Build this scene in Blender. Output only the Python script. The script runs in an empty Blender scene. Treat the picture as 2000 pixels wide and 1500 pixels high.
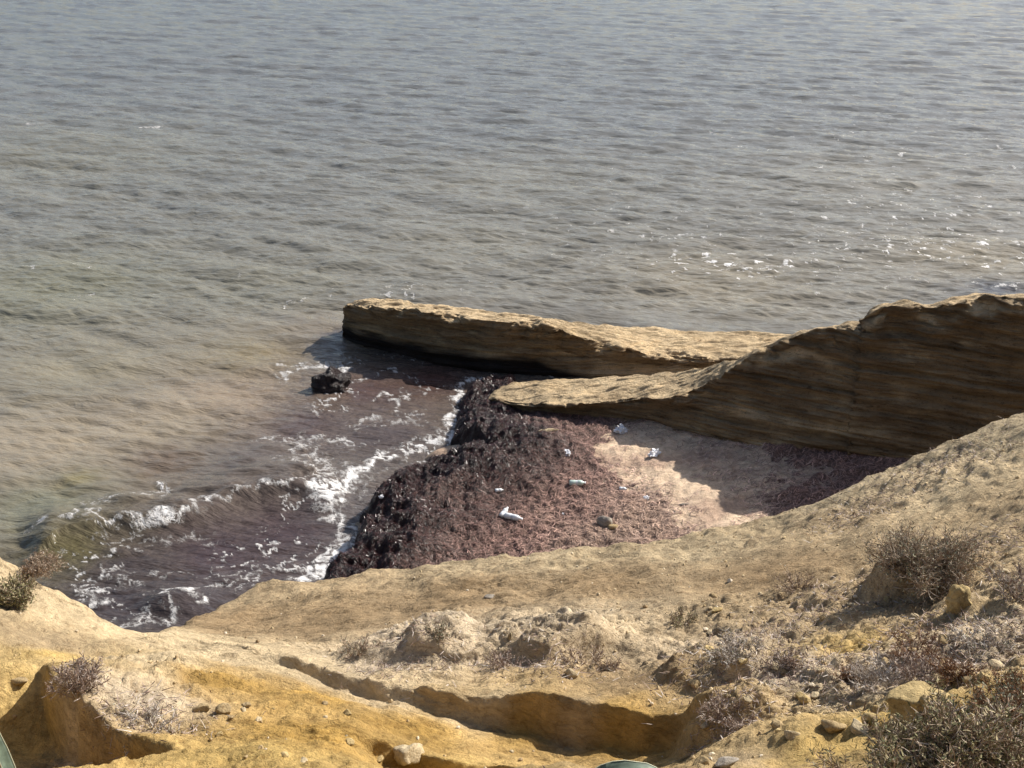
import bpy, math, random
import numpy as np
from mathutils import Vector

# ------------------------------------------------------------------ camera, sky, sun, exposure
SC = bpy.context.scene
COL = SC.collection
H = 11.0                      # eye height above the sea, m
FPX = 2414.0                  # focal length in photo pixels (2000 wide)
PITCH = math.radians(22.5)
SUN_AZ, SUN_EL = math.radians(57.0), math.radians(39.0)   # azimuth clockwise from +Y

cam_d = bpy.data.cameras.new("camera")
cam = bpy.data.objects.new("camera", cam_d); COL.objects.link(cam)
cam.location = (0, 0, H)
cam.rotation_euler = (math.pi / 2 - PITCH, 0, 0)
cam_d.sensor_width = 36.0
cam_d.lens = 36.0 * FPX / 2000.0
cam_d.clip_start = 0.1; cam_d.clip_end = 20000
SC.camera = cam

w = bpy.data.worlds.new("World"); SC.world = w; w.use_nodes = True
nt = w.node_tree; nt.nodes.clear()
sky = nt.nodes.new("ShaderNodeTexSky"); sky.sky_type = 'NISHITA'; sky.sun_disc = False
sky.sun_elevation = SUN_EL; sky.sun_rotation = SUN_AZ
sky.air_density = 1.0; sky.dust_density = 2.4; sky.ozone_density = 1.0
bg = nt.nodes.new("ShaderNodeBackground"); bg.inputs[1].default_value = 0.09
wo = nt.nodes.new("ShaderNodeOutputWorld")
nt.links.new(sky.outputs[0], bg.inputs[0]); nt.links.new(bg.outputs[0], wo.inputs[0])

sl = bpy.data.lights.new("sun", 'SUN'); sl.energy = 4.8; sl.angle = math.radians(0.53)
sl.color = (1.0, 0.955, 0.88)
sun = bpy.data.objects.new("sun", sl); COL.objects.link(sun)
sd = Vector((math.sin(SUN_AZ) * math.cos(SUN_EL), math.cos(SUN_AZ) * math.cos(SUN_EL), math.sin(SUN_EL)))
sun.rotation_euler = (-sd).to_track_quat('-Z', 'Y').to_euler()
sun.location = (20, 20, 40)

vs = SC.view_settings
vs.view_transform = 'Standard'; vs.look = 'None'; vs.gamma = 1.0; vs.exposure = 0.6; vs.use_curve_mapping = False
SC.cycles.max_bounces = 6; SC.cycles.use_denoising = True
SC.cycles.sample_clamp_indirect = 4.0

# ------------------------------------------------------------------ numeric helpers
CP, SP = math.cos(PITCH), math.sin(PITCH)
def at(u, v, z=None, y=None):
    """world point seen at photo pixel (u, v), at height z or at ground distance y"""
    a, b = (u - 1000) / FPX, -(v - 750) / FPX
    d = np.array([a, CP + b * SP, -SP + b * CP])
    t = (z - H) / d[2] if z is not None else y / d[1]
    return np.array([0, 0, H]) + d * t

def ss(a, b, x):
    t = np.clip((x - a) / (b - a), 0, 1); return t * t * (3 - 2 * t)

_rng = np.random.RandomState(7)
_P = np.concatenate([_rng.permutation(256)] * 3)
_G3 = _rng.normal(size=(256, 3)); _G3 /= np.linalg.norm(_G3, axis=1)[:, None]
_ang = _rng.rand(256) * 2 * math.pi
_G2 = np.stack([np.cos(_ang), np.sin(_ang)], 1)

def n2(x, y, seed=0):
    x = np.asarray(x, float) + seed * 17.31; y = np.asarray(y, float) - seed * 9.7
    xi = np.floor(x).astype(int); yi = np.floor(y).astype(int)
    fx, fy = x - xi, y - yi; xi &= 255; yi &= 255
    u = fx ** 3 * (fx * (fx * 6 - 15) + 10); v = fy ** 3 * (fy * (fy * 6 - 15) + 10)
    def g(i, j):
        h = _P[_P[(xi + i) & 255] + ((yi + j) & 255)]
        return _G2[h, 0] * (fx - i) + _G2[h, 1] * (fy - j)
    a = g(0, 0) * (1 - u) + g(1, 0) * u
    b = g(0, 1) * (1 - u) + g(1, 1) * u
    return (a * (1 - v) + b * v) * 1.5

def n3(x, y, z, seed=0):
    x = np.asarray(x, float) + seed * 17.31; y = np.asarray(y, float) - seed * 9.7; z = np.asarray(z, float) + seed * 3.3
    xi = np.floor(x).astype(int); yi = np.floor(y).astype(int); zi = np.floor(z).astype(int)
    fx, fy, fz = x - xi, y - yi, z - zi; xi &= 255; yi &= 255; zi &= 255
    u, v, q = [f ** 3 * (f * (f * 6 - 15) + 10) for f in (fx, fy, fz)]
    def g(i, j, k):
        h = _P[_P[_P[(xi + i) & 255] + ((yi + j) & 255)] + ((zi + k) & 255)]
        return _G3[h, 0] * (fx - i) + _G3[h, 1] * (fy - j) + _G3[h, 2] * (fz - k)
    def lx(j, k): return g(0, j, k) * (1 - u) + g(1, j, k) * u
    a = lx(0, 0) * (1 - v) + lx(1, 0) * v
    b = lx(0, 1) * (1 - v) + lx(1, 1) * v
    return (a * (1 - q) + b * q) * 1.4

def fbm2(x, y, o=5, seed=0, gain=0.5, ridged=False):
    s, a, f = 0, 1.0, 1.0
    for i in range(o):
        n = n2(x * f, y * f, seed + i)
        s = s + a * ((1 - 2 * np.abs(n)) if ridged else n); a *= gain; f *= 2.03
    return s
def fbm3(x, y, z, o=4, seed=0, gain=0.5):
    s, a, f = 0, 1.0, 1.0
    for i in range(o):
        s = s + a * n3(x * f, y * f, z * f, seed + i); a *= gain; f *= 2.03
    return s

class TPS:
    """smooth surface through scattered heights"""
    def __init__(self, pts, lam=0.02):
        p = np.array(pts, float); self.p = p[:, :2]; n = len(p)
        A = np.zeros((n + 3, n + 3)); A[:n, :n] = self.k(self.p[:, None] - self.p[None]) + lam * np.eye(n)
        A[:n, n] = 1; A[:n, n + 1:] = self.p; A[n, :n] = 1; A[n + 1:, :n] = self.p.T
        self.w = np.linalg.solve(A, np.concatenate([p[:, 2], np.zeros(3)]))
    @staticmethod
    def k(d):
        r2 = (d ** 2).sum(-1) + 1e-9; return 0.5 * r2 * np.log(r2)
    def __call__(self, x, y):
        x, y = np.asarray(x, float), np.asarray(y, float); n = len(self.p)
        s = self.w[n] + self.w[n + 1] * x + self.w[n + 2] * y
        for i in range(n):
            r2 = (x - self.p[i, 0]) ** 2 + (y - self.p[i, 1]) ** 2 + 1e-9
            s = s + self.w[i] * 0.5 * r2 * np.log(r2)
        return s

def pl_dist(x, y, pl):
    """distance to a polyline in plan, and the fraction of its length at the nearest point"""
    pl = np.array(pl, float)[:, :2]
    best = np.full(np.shape(x), 1e9); bt = np.zeros(np.shape(x))
    L = np.linalg.norm(np.diff(pl, axis=0), axis=1); tot = L.sum(); acc = 0
    for i in range(len(pl) - 1):
        a, d = pl[i], pl[i + 1] - pl[i]
        t = np.clip(((x - a[0]) * d[0] + (y - a[1]) * d[1]) / max(d @ d, 1e-9), 0, 1)
        r = np.hypot(x - a[0] - t * d[0], y - a[1] - t * d[1])
        m = r < best; best = np.where(m, r, best); bt = np.where(m, (acc + t * L[i]) / tot, bt); acc += L[i]
    return best, bt
def poly_sd(x, y, pl):
    """signed distance to a polygon, positive inside"""
    pl = np.array(pl, float)[:, :2]
    d, _ = pl_dist(x, y, np.vstack([pl, pl[:1]]))
    ins = np.zeros(np.shape(x), bool)
    for i in range(len(pl)):
        (x0, y0), (x1, y1) = pl[i], pl[(i + 1) % len(pl)]
        c = ((y0 > y) != (y1 > y)) & (x < (x1 - x0) * (y - y0) / (y1 - y0 + 1e-12) + x0)
        ins ^= c
    return np.where(ins, d, -d)
def blend_cols(x, y, pts, power=2.5):
    """inverse-distance mix of (x, y, weight, colour)"""
    num = np.zeros(np.shape(x) + (3,)); den = np.zeros(np.shape(x))
    for px, py, wt, c in pts:
        k = wt / ((x - px) ** 2 + (y - py) ** 2 + 0.02) ** (power / 2)
        num += k[..., None] * np.array(c); den += k
    return num / den[..., None]

# ------------------------------------------------------------------ mesh helpers
def raw_mesh(name, V, F, attrs=None, smooth=True):
    """V (n,3); F (m,k) array of equal-sized faces"""
    me = bpy.data.meshes.new(name)
    V = np.ascontiguousarray(V, np.float32); F = np.ascontiguousarray(F, np.int32)
    me.vertices.add(len(V)); me.vertices.foreach_set("co", V.ravel())
    k = F.shape[1]
    me.loops.add(F.size); me.loops.foreach_set("vertex_index", F.ravel())
    me.polygons.add(len(F)); me.polygons.foreach_set("loop_start", np.arange(0, F.size, k, dtype=np.int32))
    me.polygons.foreach_set("use_smooth", np.full(len(F), smooth))
    for n, a in (attrs or {}).items():
        a = np.asarray(a, np.float32)
        if a.ndim == 2:
            at_ = me.attributes.new(n, 'FLOAT_COLOR', 'POINT')
            c = np.ones((len(V), 4), np.float32); c[:, :3] = a; at_.data.foreach_set("color", c.ravel())
        else:
            at_ = me.attributes.new(n, 'FLOAT', 'POINT'); at_.data.foreach_set("value", a.ravel())
    me.update(calc_edges=True); me.validate()
    return me
def grid_faces(nr, nc):
    i = np.arange(nr * nc).reshape(nr, nc)
    return np.stack([i[:-1, :-1], i[:-1, 1:], i[1:, 1:], i[1:, :-1]], -1).reshape(-1, 4)
def link(name, me, mat=None, parent=None):
    o = bpy.data.objects.new(name, me); COL.objects.link(o)
    if mat is not None and me is not None and not me.materials: me.materials.append(mat)
    if parent is not None: o.parent = parent
    return o
def tag(o, label=None, cat=None, group=None, kind=None):
    for k, v in (("label", label), ("category", cat), ("group", group), ("kind", kind)):
        if v: o[k] = v
    return o
def empty(name, loc):
    o = bpy.data.objects.new(name, None); COL.objects.link(o); o.location = tuple(loc); o.empty_display_size = 0.1
    return o
def pack(faces3=None):
    return np.array(faces3, np.int32)

# ------------------------------------------------------------------ material helpers
def material(name):
    m = bpy.data.materials.new(name); m.use_nodes = True
    n = m.node_tree.nodes; n.clear()
    o = n.new("ShaderNodeOutputMaterial"); b = n.new("ShaderNodeBsdfPrincipled")
    m.node_tree.links.new(b.outputs[0], o.inputs[0])
    return m, m.node_tree, b
class NT:
    def __init__(s, nt): s.nt = nt; s.n = nt.nodes; s.l = nt.links
    def new(s, t, **kw):
        n = s.n.new(t)
        for k, v in kw.items(): setattr(n, k, v)
        return n
    def link(s, a, b): s.l.new(a, b)
    def coord(s): return s.new("ShaderNodeNewGeometry").outputs["Position"]
    def noise(s, vec, scale, detail=4, rough=0.55, dist=0.0):
        n = s.new("ShaderNodeTexNoise"); n.inputs["Scale"].default_value = scale; n.inputs["Detail"].default_value = detail
        n.inputs["Roughness"].default_value = rough; n.inputs["Distortion"].default_value = dist
        s.link(vec, n.inputs["Vector"]); return n.outputs["Fac"]
    def voro(s, vec, scale, feature='F1', out="Distance"):
        n = s.new("ShaderNodeTexVoronoi", feature=feature); n.inputs["Scale"].default_value = scale
        s.link(vec, n.inputs["Vector"]); return n.outputs[out]
    def ramp(s, fac, stops, ease='LINEAR'):
        r = s.new("ShaderNodeValToRGB"); r.color_ramp.interpolation = ease
        e = r.color_ramp.elements
        while len(e) < len(stops): e.new(0.5)
        for el, (p, c) in zip(e, stops):
            el.position = p; el.color = (*c, 1) if not np.isscalar(c) else (c, c, c, 1)
        s.link(fac, r.inputs[0]); return r.outputs[0]
    def mix(s, fac, a, b, mode='MIX'):
        m = s.new("ShaderNodeMix", data_type='RGBA', blend_type=mode)
        for val, sock in ((fac, m.inputs[0]), (a, m.inputs[6]), (b, m.inputs[7])):
            if hasattr(val, "is_linked"): s.link(val, sock)
            else: sock.default_value = val if np.isscalar(val) else (*val, 1)
        return m.outputs[2]
    def math(s, op, a, b=None):
        m = s.new("ShaderNodeMath", operation=op)
        for i, val in enumerate((a, b)):
            if val is None: continue
            if hasattr(val, "is_linked"): s.link(val, m.inputs[i])
            else: m.inputs[i].default_value = val
        return m.outputs[0]
    def attr(s, name, out="Color"):
        a = s.new("ShaderNodeAttribute", attribute_name=name); return a.outputs[out]
    def scale(s, vec, sc, rot=0.0):
        if rot:
            q = s.new("ShaderNodeMapping"); q.inputs["Rotation"].default_value = (0, 0, rot); s.link(vec, q.inputs["Vector"]); vec = q.outputs[0]
        m = s.new("ShaderNodeMapping"); m.inputs["Scale"].default_value = sc; s.link(vec, m.inputs["Vector"]); return m.outputs[0]
    def bump(s, h, strength, dist, normal=None):
        b = s.new("ShaderNodeBump"); b.inputs["Strength"].default_value = strength; b.inputs["Distance"].default_value = dist
        s.link(h, b.inputs["Height"])
        if normal is not None: s.link(normal, b.inputs["Normal"])
        return b.outputs[0]

def make_ground_mat():
    m, nt_, b = material("eroded_sandstone"); k = NT(nt_); P = k.coord()
    c = k.attr("Col")
    Q = k.scale(P, (1.0, 1.0, 2.6))
    big = k.ramp(k.noise(Q, 1.7, 7, 0.65), [(0.3, 0.68), (0.7, 1.22)])
    c = k.mix(1.0, c, big, 'MULTIPLY')
    mid = k.ramp(k.noise(Q, 9, 7, 0.72, 0.8), [(0.30, (0.58, 0.52, 0.45)), (0.5, (1, 1, 1)), (0.7, (1.25, 1.24, 1.2))])
    c = k.mix(0.9, c, mid, 'MULTIPLY')
    gr = k.attr("Grit", "Fac")
    pits = k.ramp(k.noise(Q, 22, 5, 0.75, 1.6), [(0.36, (0.25, 0.20, 0.16)), (0.45, (1, 1, 1))])
    c = k.mix(k.math('ADD', k.math('MULTIPLY', gr, 0.75), 0.15), c, pits, 'MULTIPLY')
    crumbs = k.ramp(k.noise(P, 34, 4, 0.7, 0.8), [(0.57, (1, 1, 1)), (0.68, (1.4, 1.42, 1.46))])
    c = k.mix(k.math('ADD', k.math('MULTIPLY', gr, 0.8), 0.2), c, crumbs, 'MULTIPLY')
    k.link(c, b.inputs["Base Color"]); b.inputs["Roughness"].default_value = 0.95
    b.inputs["Specular IOR Level"].default_value = 0.15
    h = k.math('ADD', k.noise(P, 14, 6, 0.7, 0.8), k.math('MULTIPLY', k.noise(P, 60, 5, 0.7), 0.35))
    nb = k.bump(h, 0.9, 0.06)
    k.link(nb, b.inputs["Normal"]); return m

def make_cliff_mat():
    m, nt_, b = material("layered_sandstone"); k = NT(nt_); P = k.coord()
    c = k.attr("Col")
    lay = k.noise(k.scale(P, (0.35, 0.35, 7.0)), 1.6, 7, 0.68, 0.35)
    c = k.mix(0.9, c, k.ramp(lay, [(0.3, (0.6, 0.56, 0.52)), (0.5, (1, 1, 1)), (0.72, (1.28, 1.2, 1.08))]), 'MULTIPLY')
    blot = k.noise(P, 2.3, 6, 0.66)
    c = k.mix(0.8, c, k.ramp(blot, [(0.32, (0.68, 0.64, 0.6)), (0.65, (1.15, 1.12, 1.06))]), 'MULTIPLY')
    fine = k.noise(P, 21, 5, 0.7, 1.0)
    crk = k.noise(k.scale(P, (0.9, 0.9, 11.0)), 2.2, 8, 0.75, 0.5)
    c = k.mix(0.85, c, k.ramp(crk, [(0.36, (0.35, 0.30, 0.26)), (0.43, (1, 1, 1)), (0.6, (1, 1, 1)), (0.68, (1.3, 1.28, 1.22))]), 'MULTIPLY')
    c = k.mix(0.8, c, k.ramp(fine, [(0.34, (0.55, 0.5, 0.45)), (0.46, (1, 1, 1)), (0.7, (1.12, 1.12, 1.12))]), 'MULTIPLY')
    k.link(c, b.inputs["Base Color"]); b.inputs["Roughness"].default_value = 0.9
    b.inputs["Specular IOR Level"].default_value = 0.2
    lf = k.noise(k.scale(P, (0.5, 0.5, 9.0)), 2.4, 6, 0.7, 0.3)
    h = k.math('ADD', k.math('ADD', lf, crk), k.math('MULTIPLY', k.noise(P, 16, 6, 0.7, 0.6), 0.7))
    k.link(k.bump(h, 1.0, 0.11), b.inputs["Normal"]); return m

def make_sea_mat():
    m, nt_, b = material("murky_sea_water"); k = NT(nt_); P = k.coord()
    c = k.attr("Col")
    weed = k.ramp(k.noise(k.scale(P, (1, 1, 0.2)), 6, 6, 0.7, 1.5), [(0.35, (0.6, 0.55, 0.55)), (0.65, (1.25, 1.2, 1.15))])
    c = k.mix(k.attr("Weed", "Fac"), c, k.mix(1.0, c, weed, 'MULTIPLY'))
    fo = k.attr("FoamGlint", "Fac")
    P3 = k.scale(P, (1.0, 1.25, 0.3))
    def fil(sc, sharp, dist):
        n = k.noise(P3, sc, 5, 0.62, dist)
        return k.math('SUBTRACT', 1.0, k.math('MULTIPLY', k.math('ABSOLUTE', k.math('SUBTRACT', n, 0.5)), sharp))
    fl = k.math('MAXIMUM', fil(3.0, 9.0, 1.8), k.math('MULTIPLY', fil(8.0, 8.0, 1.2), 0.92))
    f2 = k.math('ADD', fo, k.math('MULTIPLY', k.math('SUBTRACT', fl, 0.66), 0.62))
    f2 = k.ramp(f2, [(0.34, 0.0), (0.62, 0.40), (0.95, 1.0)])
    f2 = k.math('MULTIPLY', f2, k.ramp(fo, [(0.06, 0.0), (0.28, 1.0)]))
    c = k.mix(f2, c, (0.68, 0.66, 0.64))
    k.link(c, b.inputs["Base Color"])
    r = k.math('ADD', k.math('MULTIPLY', f2, 0.6), 0.055); k.link(r, b.inputs["Roughness"])
    b.inputs["IOR"].default_value = 1.333
    P2 = k.scale(P, (0.34, 1.25, 0.3), 0.26)
    rip = k.noise(P2, 2.3, 5, 0.58, 0.5)
    rip2 = k.noise(P2, 9.0, 3, 0.55, 0.3)
    h = k.math('ADD', rip, k.math('MULTIPLY', rip2, 0.28))
    nb = k.bump(h, 0.8, 0.11)
    nb = k.bump(f2, 0.6, 0.05, nb)
    k.link(nb, b.inputs["Normal"]); return m

def make_sand_mat():
    m, nt_, b = material("beach_sand"); k = NT(nt_); P = k.coord()
    c = k.attr("Col")
    c = k.mix(1.0, c, k.ramp(k.noise(P, 5, 6, 0.7, 0.8), [(0.32, 0.68), (0.62, 1.15)]), 'MULTIPLY')
    bits = k.ramp(k.noise(P, 17, 5, 0.72, 1.8), [(0.36, (0.30, 0.22, 0.19)), (0.43, (1, 1, 1))])
    c = k.mix(0.75, c, bits, 'MULTIPLY')
    k.link(c, b.inputs["Base Color"]); b.inputs["Roughness"].default_value = 0.95; b.inputs["Specular IOR Level"].default_value = 0.15
    k.link(k.bump(k.noise(P, 12, 6, 0.7, 0.6), 0.7, 0.06), b.inputs["Normal"]); return m

def make_weed_mat():
    m, nt_, b = material("beached_seaweed"); k = NT(nt_); P = k.coord()
    c = k.attr("Col")
    c = k.mix(1.0, c, k.ramp(k.noise(P, 16, 6, 0.75, 2.0), [(0.33, 0.35), (0.5, 1.0), (0.7, 1.7)]), 'MULTIPLY')
    c = k.mix(1.0, c, k.ramp(k.noise(P, 3, 4, 0.6), [(0.35, 0.75), (0.65, 1.2)]), 'MULTIPLY')
    k.link(c, b.inputs["Base Color"])
    k.link(k.attr("Wet", "Fac"), b.inputs["Roughness"]); b.inputs["Specular IOR Level"].default_value = 0.45
    h = k.math('ADD', k.noise(P, 18, 6, 0.75, 2.0), k.noise(P, 7, 3, 0.6, 1.0))
    k.link(k.bump(h, 1.0, 0.07), b.inputs["Normal"]); return m

def make_ribbon_mat():
    m, nt_, b = material("seaweed_ribbons"); k = NT(nt_)
    rnd = k.new("ShaderNodeNewGeometry").outputs["Random Per Island"]
    c = k.mix(1.0, k.attr("Col"), k.ramp(rnd, [(0, 0.5), (0.6, 1.1), (1, 2.0)]), 'MULTIPLY')
    k.link(c, b.inputs["Base Color"]); k.link(k.attr("Wet", "Fac"), b.inputs["Roughness"]); b.inputs["Specular IOR Level"].default_value = 0.32
    return m

def make_twig_mat(name, cols, rough=0.85):
    m, nt_, b = material(name); k = NT(nt_)
    rnd = k.new("ShaderNodeNewGeometry").outputs["Random Per Island"]
    st = [(i / (len(cols) - 1), c) for i, c in enumerate(cols)]
    k.link(k.ramp(rnd, st), b.inputs["Base Color"]); b.inputs["Roughness"].default_value = rough
    b.inputs["Specular IOR Level"].default_value = 0.2
    return m

def make_rock_mat(name, base, dark=0.55):
    m, nt_, b = material(name); k = NT(nt_); P = k.coord()
    c = k.ramp(k.noise(P, 9, 6, 0.7, 0.5), [(0.3, tuple(x * dark for x in base)), (0.55, base), (0.75, tuple(min(x * 1.3, 0.8) for x in base))])
    c = k.mix(0.8, c, k.ramp(k.noise(P, 40, 4, 0.7), [(0.35, (0.5, 0.46, 0.42)), (0.47, (1, 1, 1))]), 'MULTIPLY')
    k.link(c, b.inputs["Base Color"]); b.inputs["Roughness"].default_value = 0.92; b.inputs["Specular IOR Level"].default_value = 0.2
    k.link(k.bump(k.noise(P, 35, 6, 0.7), 0.7, 0.03), b.inputs["Normal"]); return m

def make_plain(name, col, rough=0.5, spec=0.5, trans=0.0, var=0.15, scale=30):
    m, nt_, b = material(name); k = NT(nt_); P = k.coord()
    c = k.ramp(k.noise(P, scale, 4, 0.6), [(0.3, tuple(x * (1 - var) for x in col)), (0.7, tuple(min(1, x * (1 + var)) for x in col))])
    k.link(c, b.inputs["Base Color"]); b.inputs["Roughness"].default_value = rough; b.inputs["Specular IOR Level"].default_value = spec
    b.inputs["Transmission Weight"].default_value = trans
    return m

M_GROUND, M_CLIFF, M_SEA = make_ground_mat(), make_cliff_mat(), make_sea_mat()
M_SAND, M_WEED, M_RIB = make_sand_mat(), make_weed_mat(), make_ribbon_mat()

# ================================================================== SEA
def ocean_tile(N, L, wdir, lmin, lmax, rms, seed, power=3.4, spread=3.0):
    r = np.random.RandomState(seed)
    k1 = np.fft.fftfreq(N, L / N) * 2 * math.pi
    kx, ky = np.meshgrid(k1, k1, indexing='ij'); k = np.hypot(kx, ky); k[0, 0] = 1
    lam = 2 * math.pi / k
    band = ss(lmin * 0.7, lmin * 1.3, lam) * (1 - ss(lmax * 0.7, lmax * 1.3, lam))
    c = np.abs((kx * wdir[0] + ky * wdir[1]) / k / np.hypot(*wdir))
    A = k ** (-power / 2) * band * (0.06 + c ** spread); A[0, 0] = 0
    Hk = A * (r.normal(size=(N, N)) + 1j * r.normal(size=(N, N)))
    h = np.fft.ifft2(Hk).real; s = rms / h.std()
    dx = np.fft.ifft2(-1j * kx / k * Hk).real * s; dy = np.fft.ifft2(-1j * ky / k * Hk).real * s
    return h * s, dx, dy
def sample(T, L, x, y):
    N = T.shape[0]; fx = (x / L % 1) * N; fy = (y / L % 1) * N
    i = np.floor(fx).astype(int); j = np.floor(fy).astype(int); a, b = fx - i, fy - j
    i0, j0, i1, j1 = i % N, j % N, (i + 1) % N, (j + 1) % N
    return (T[i0, j0] * (1 - a) + T[i1, j0] * a) * (1 - b) + (T[i0, j1] * (1 - a) + T[i1, j1] * a) * b

W0 = lambda u, v, z=0.0: at(u, v, z=z)[:2]
# breaker in the cove, from the open water to the beach
BREAK = [W0(*p) for p in ((30, 1062), (130, 1045), (230, 1028), (330, 1020), (420, 990), (500, 965), (610, 958), (640, 985))]
# (points, half width m, strength)
FOAM_GLINTS = [
    (((200, 1040), (270, 1035), (340, 1030), (410, 1000)), 0.17, 0.80),
    (((410, 1000), (500, 970), (560, 962)), 0.09, 0.65),
    (((60, 1050), (120, 1030), (200, 1030)), 0.12, 0.7),
    (((180, 1000), (260, 985), (330, 965)), 0.28, 0.55),
    (((315, 950), (320, 985)), 0.14, 0.75),
    (((620, 950), (640, 985), (660, 975), (690, 925), (760, 885), (830, 868), (885, 855)), 0.17, 1.2),
    (((640, 985), (655, 960), (700, 920)), 0.30, 0.95),
    (((520, 968), (600, 958), (630, 965)), 0.07, 0.8),
    (((640, 1000), (680, 1030), (700, 1045)), 0.12, 0.85),
    (((655, 1010), (665, 1050), (690, 1060)), 0.10, 0.7),
    (((590, 1130), (640, 1095), (680, 1060), (690, 1085), (640, 1120)), 0.20, 1.25),
    (((885, 855), (880, 820), (895, 790), (905, 745), (940, 742)), 0.13, 1.0),
    (((560, 850), (600, 880), (620, 915), (650, 940)), 0.30, 0.62),
    (((500, 860), (560, 845), (670, 860)), 0.14, 0.62),
    (((540, 900), (600, 925), (640, 935)), 0.16, 0.55),
    (((700, 840), (780, 820), (830, 830)), 0.16, 0.45),
    (((740, 900), (800, 860), (860, 845)), 0.22, 0.5),
    (((725, 780), (755, 772), (780, 790), (775, 805), (790, 765), (805, 780)), 0.10, 0.8),
    (((680, 830), (720, 815), (750, 835)), 0.10, 0.55),
    (((545, 745), (560, 725), (600, 718), (640, 712), (680, 725)), 0.13, 0.75),
    (((545, 715), (600, 708), (650, 705)), 0.10, 0.6),
    (((680, 745), (720, 740), (760, 720), (810, 735), (830, 770)), 0.05, 0.62),
    (((310, 1185), (330, 1165), (360, 1160), (390, 1180)), 0.10, 0.95),
    (((330, 1180), (345, 1205), (300, 1215), (250, 1222)), 0.14, 0.7),
    (((350, 1160), (420, 1145), (500, 1125)), 0.07, 0.7),
    (((230, 1130), (290, 1150), (330, 1160)), 0.16, 0.5),
    (((200, 1110), (260, 1120), (420, 1125), (560, 1105)), 0.06, 0.55),
    (((160, 1165), (210, 1175)), 0.10, 0.5),
    (((330, 1060), (400, 1050), (420, 1075)), 0.18, 0.42),
    (((250, 1070), (300, 1080)), 0.10, 0.45),
    (((700, 1000), (720, 940), (800, 900)), 0.12, 0.35),
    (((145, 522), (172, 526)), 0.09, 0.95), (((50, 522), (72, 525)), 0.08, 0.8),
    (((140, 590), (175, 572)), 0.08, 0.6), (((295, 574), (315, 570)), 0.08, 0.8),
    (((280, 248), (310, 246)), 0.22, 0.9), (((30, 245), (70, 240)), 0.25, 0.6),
    (((1380, 530), (1450, 515), (1470, 540)), 0.12, 0.5), (((1480, 525), (1540, 515)), 0.14, 0.55),  # this line and the next: sun glints painted as white strokes
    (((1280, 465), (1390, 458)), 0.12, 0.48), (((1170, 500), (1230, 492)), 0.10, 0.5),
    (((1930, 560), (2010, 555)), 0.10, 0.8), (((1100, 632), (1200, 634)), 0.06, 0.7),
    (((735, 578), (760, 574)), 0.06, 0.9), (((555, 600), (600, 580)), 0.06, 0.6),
    (((700, 690), (800, 700)), 0.05, 0.4), (((1060, 725), (1090, 735)), 0.05, 0.7),
]
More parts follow.
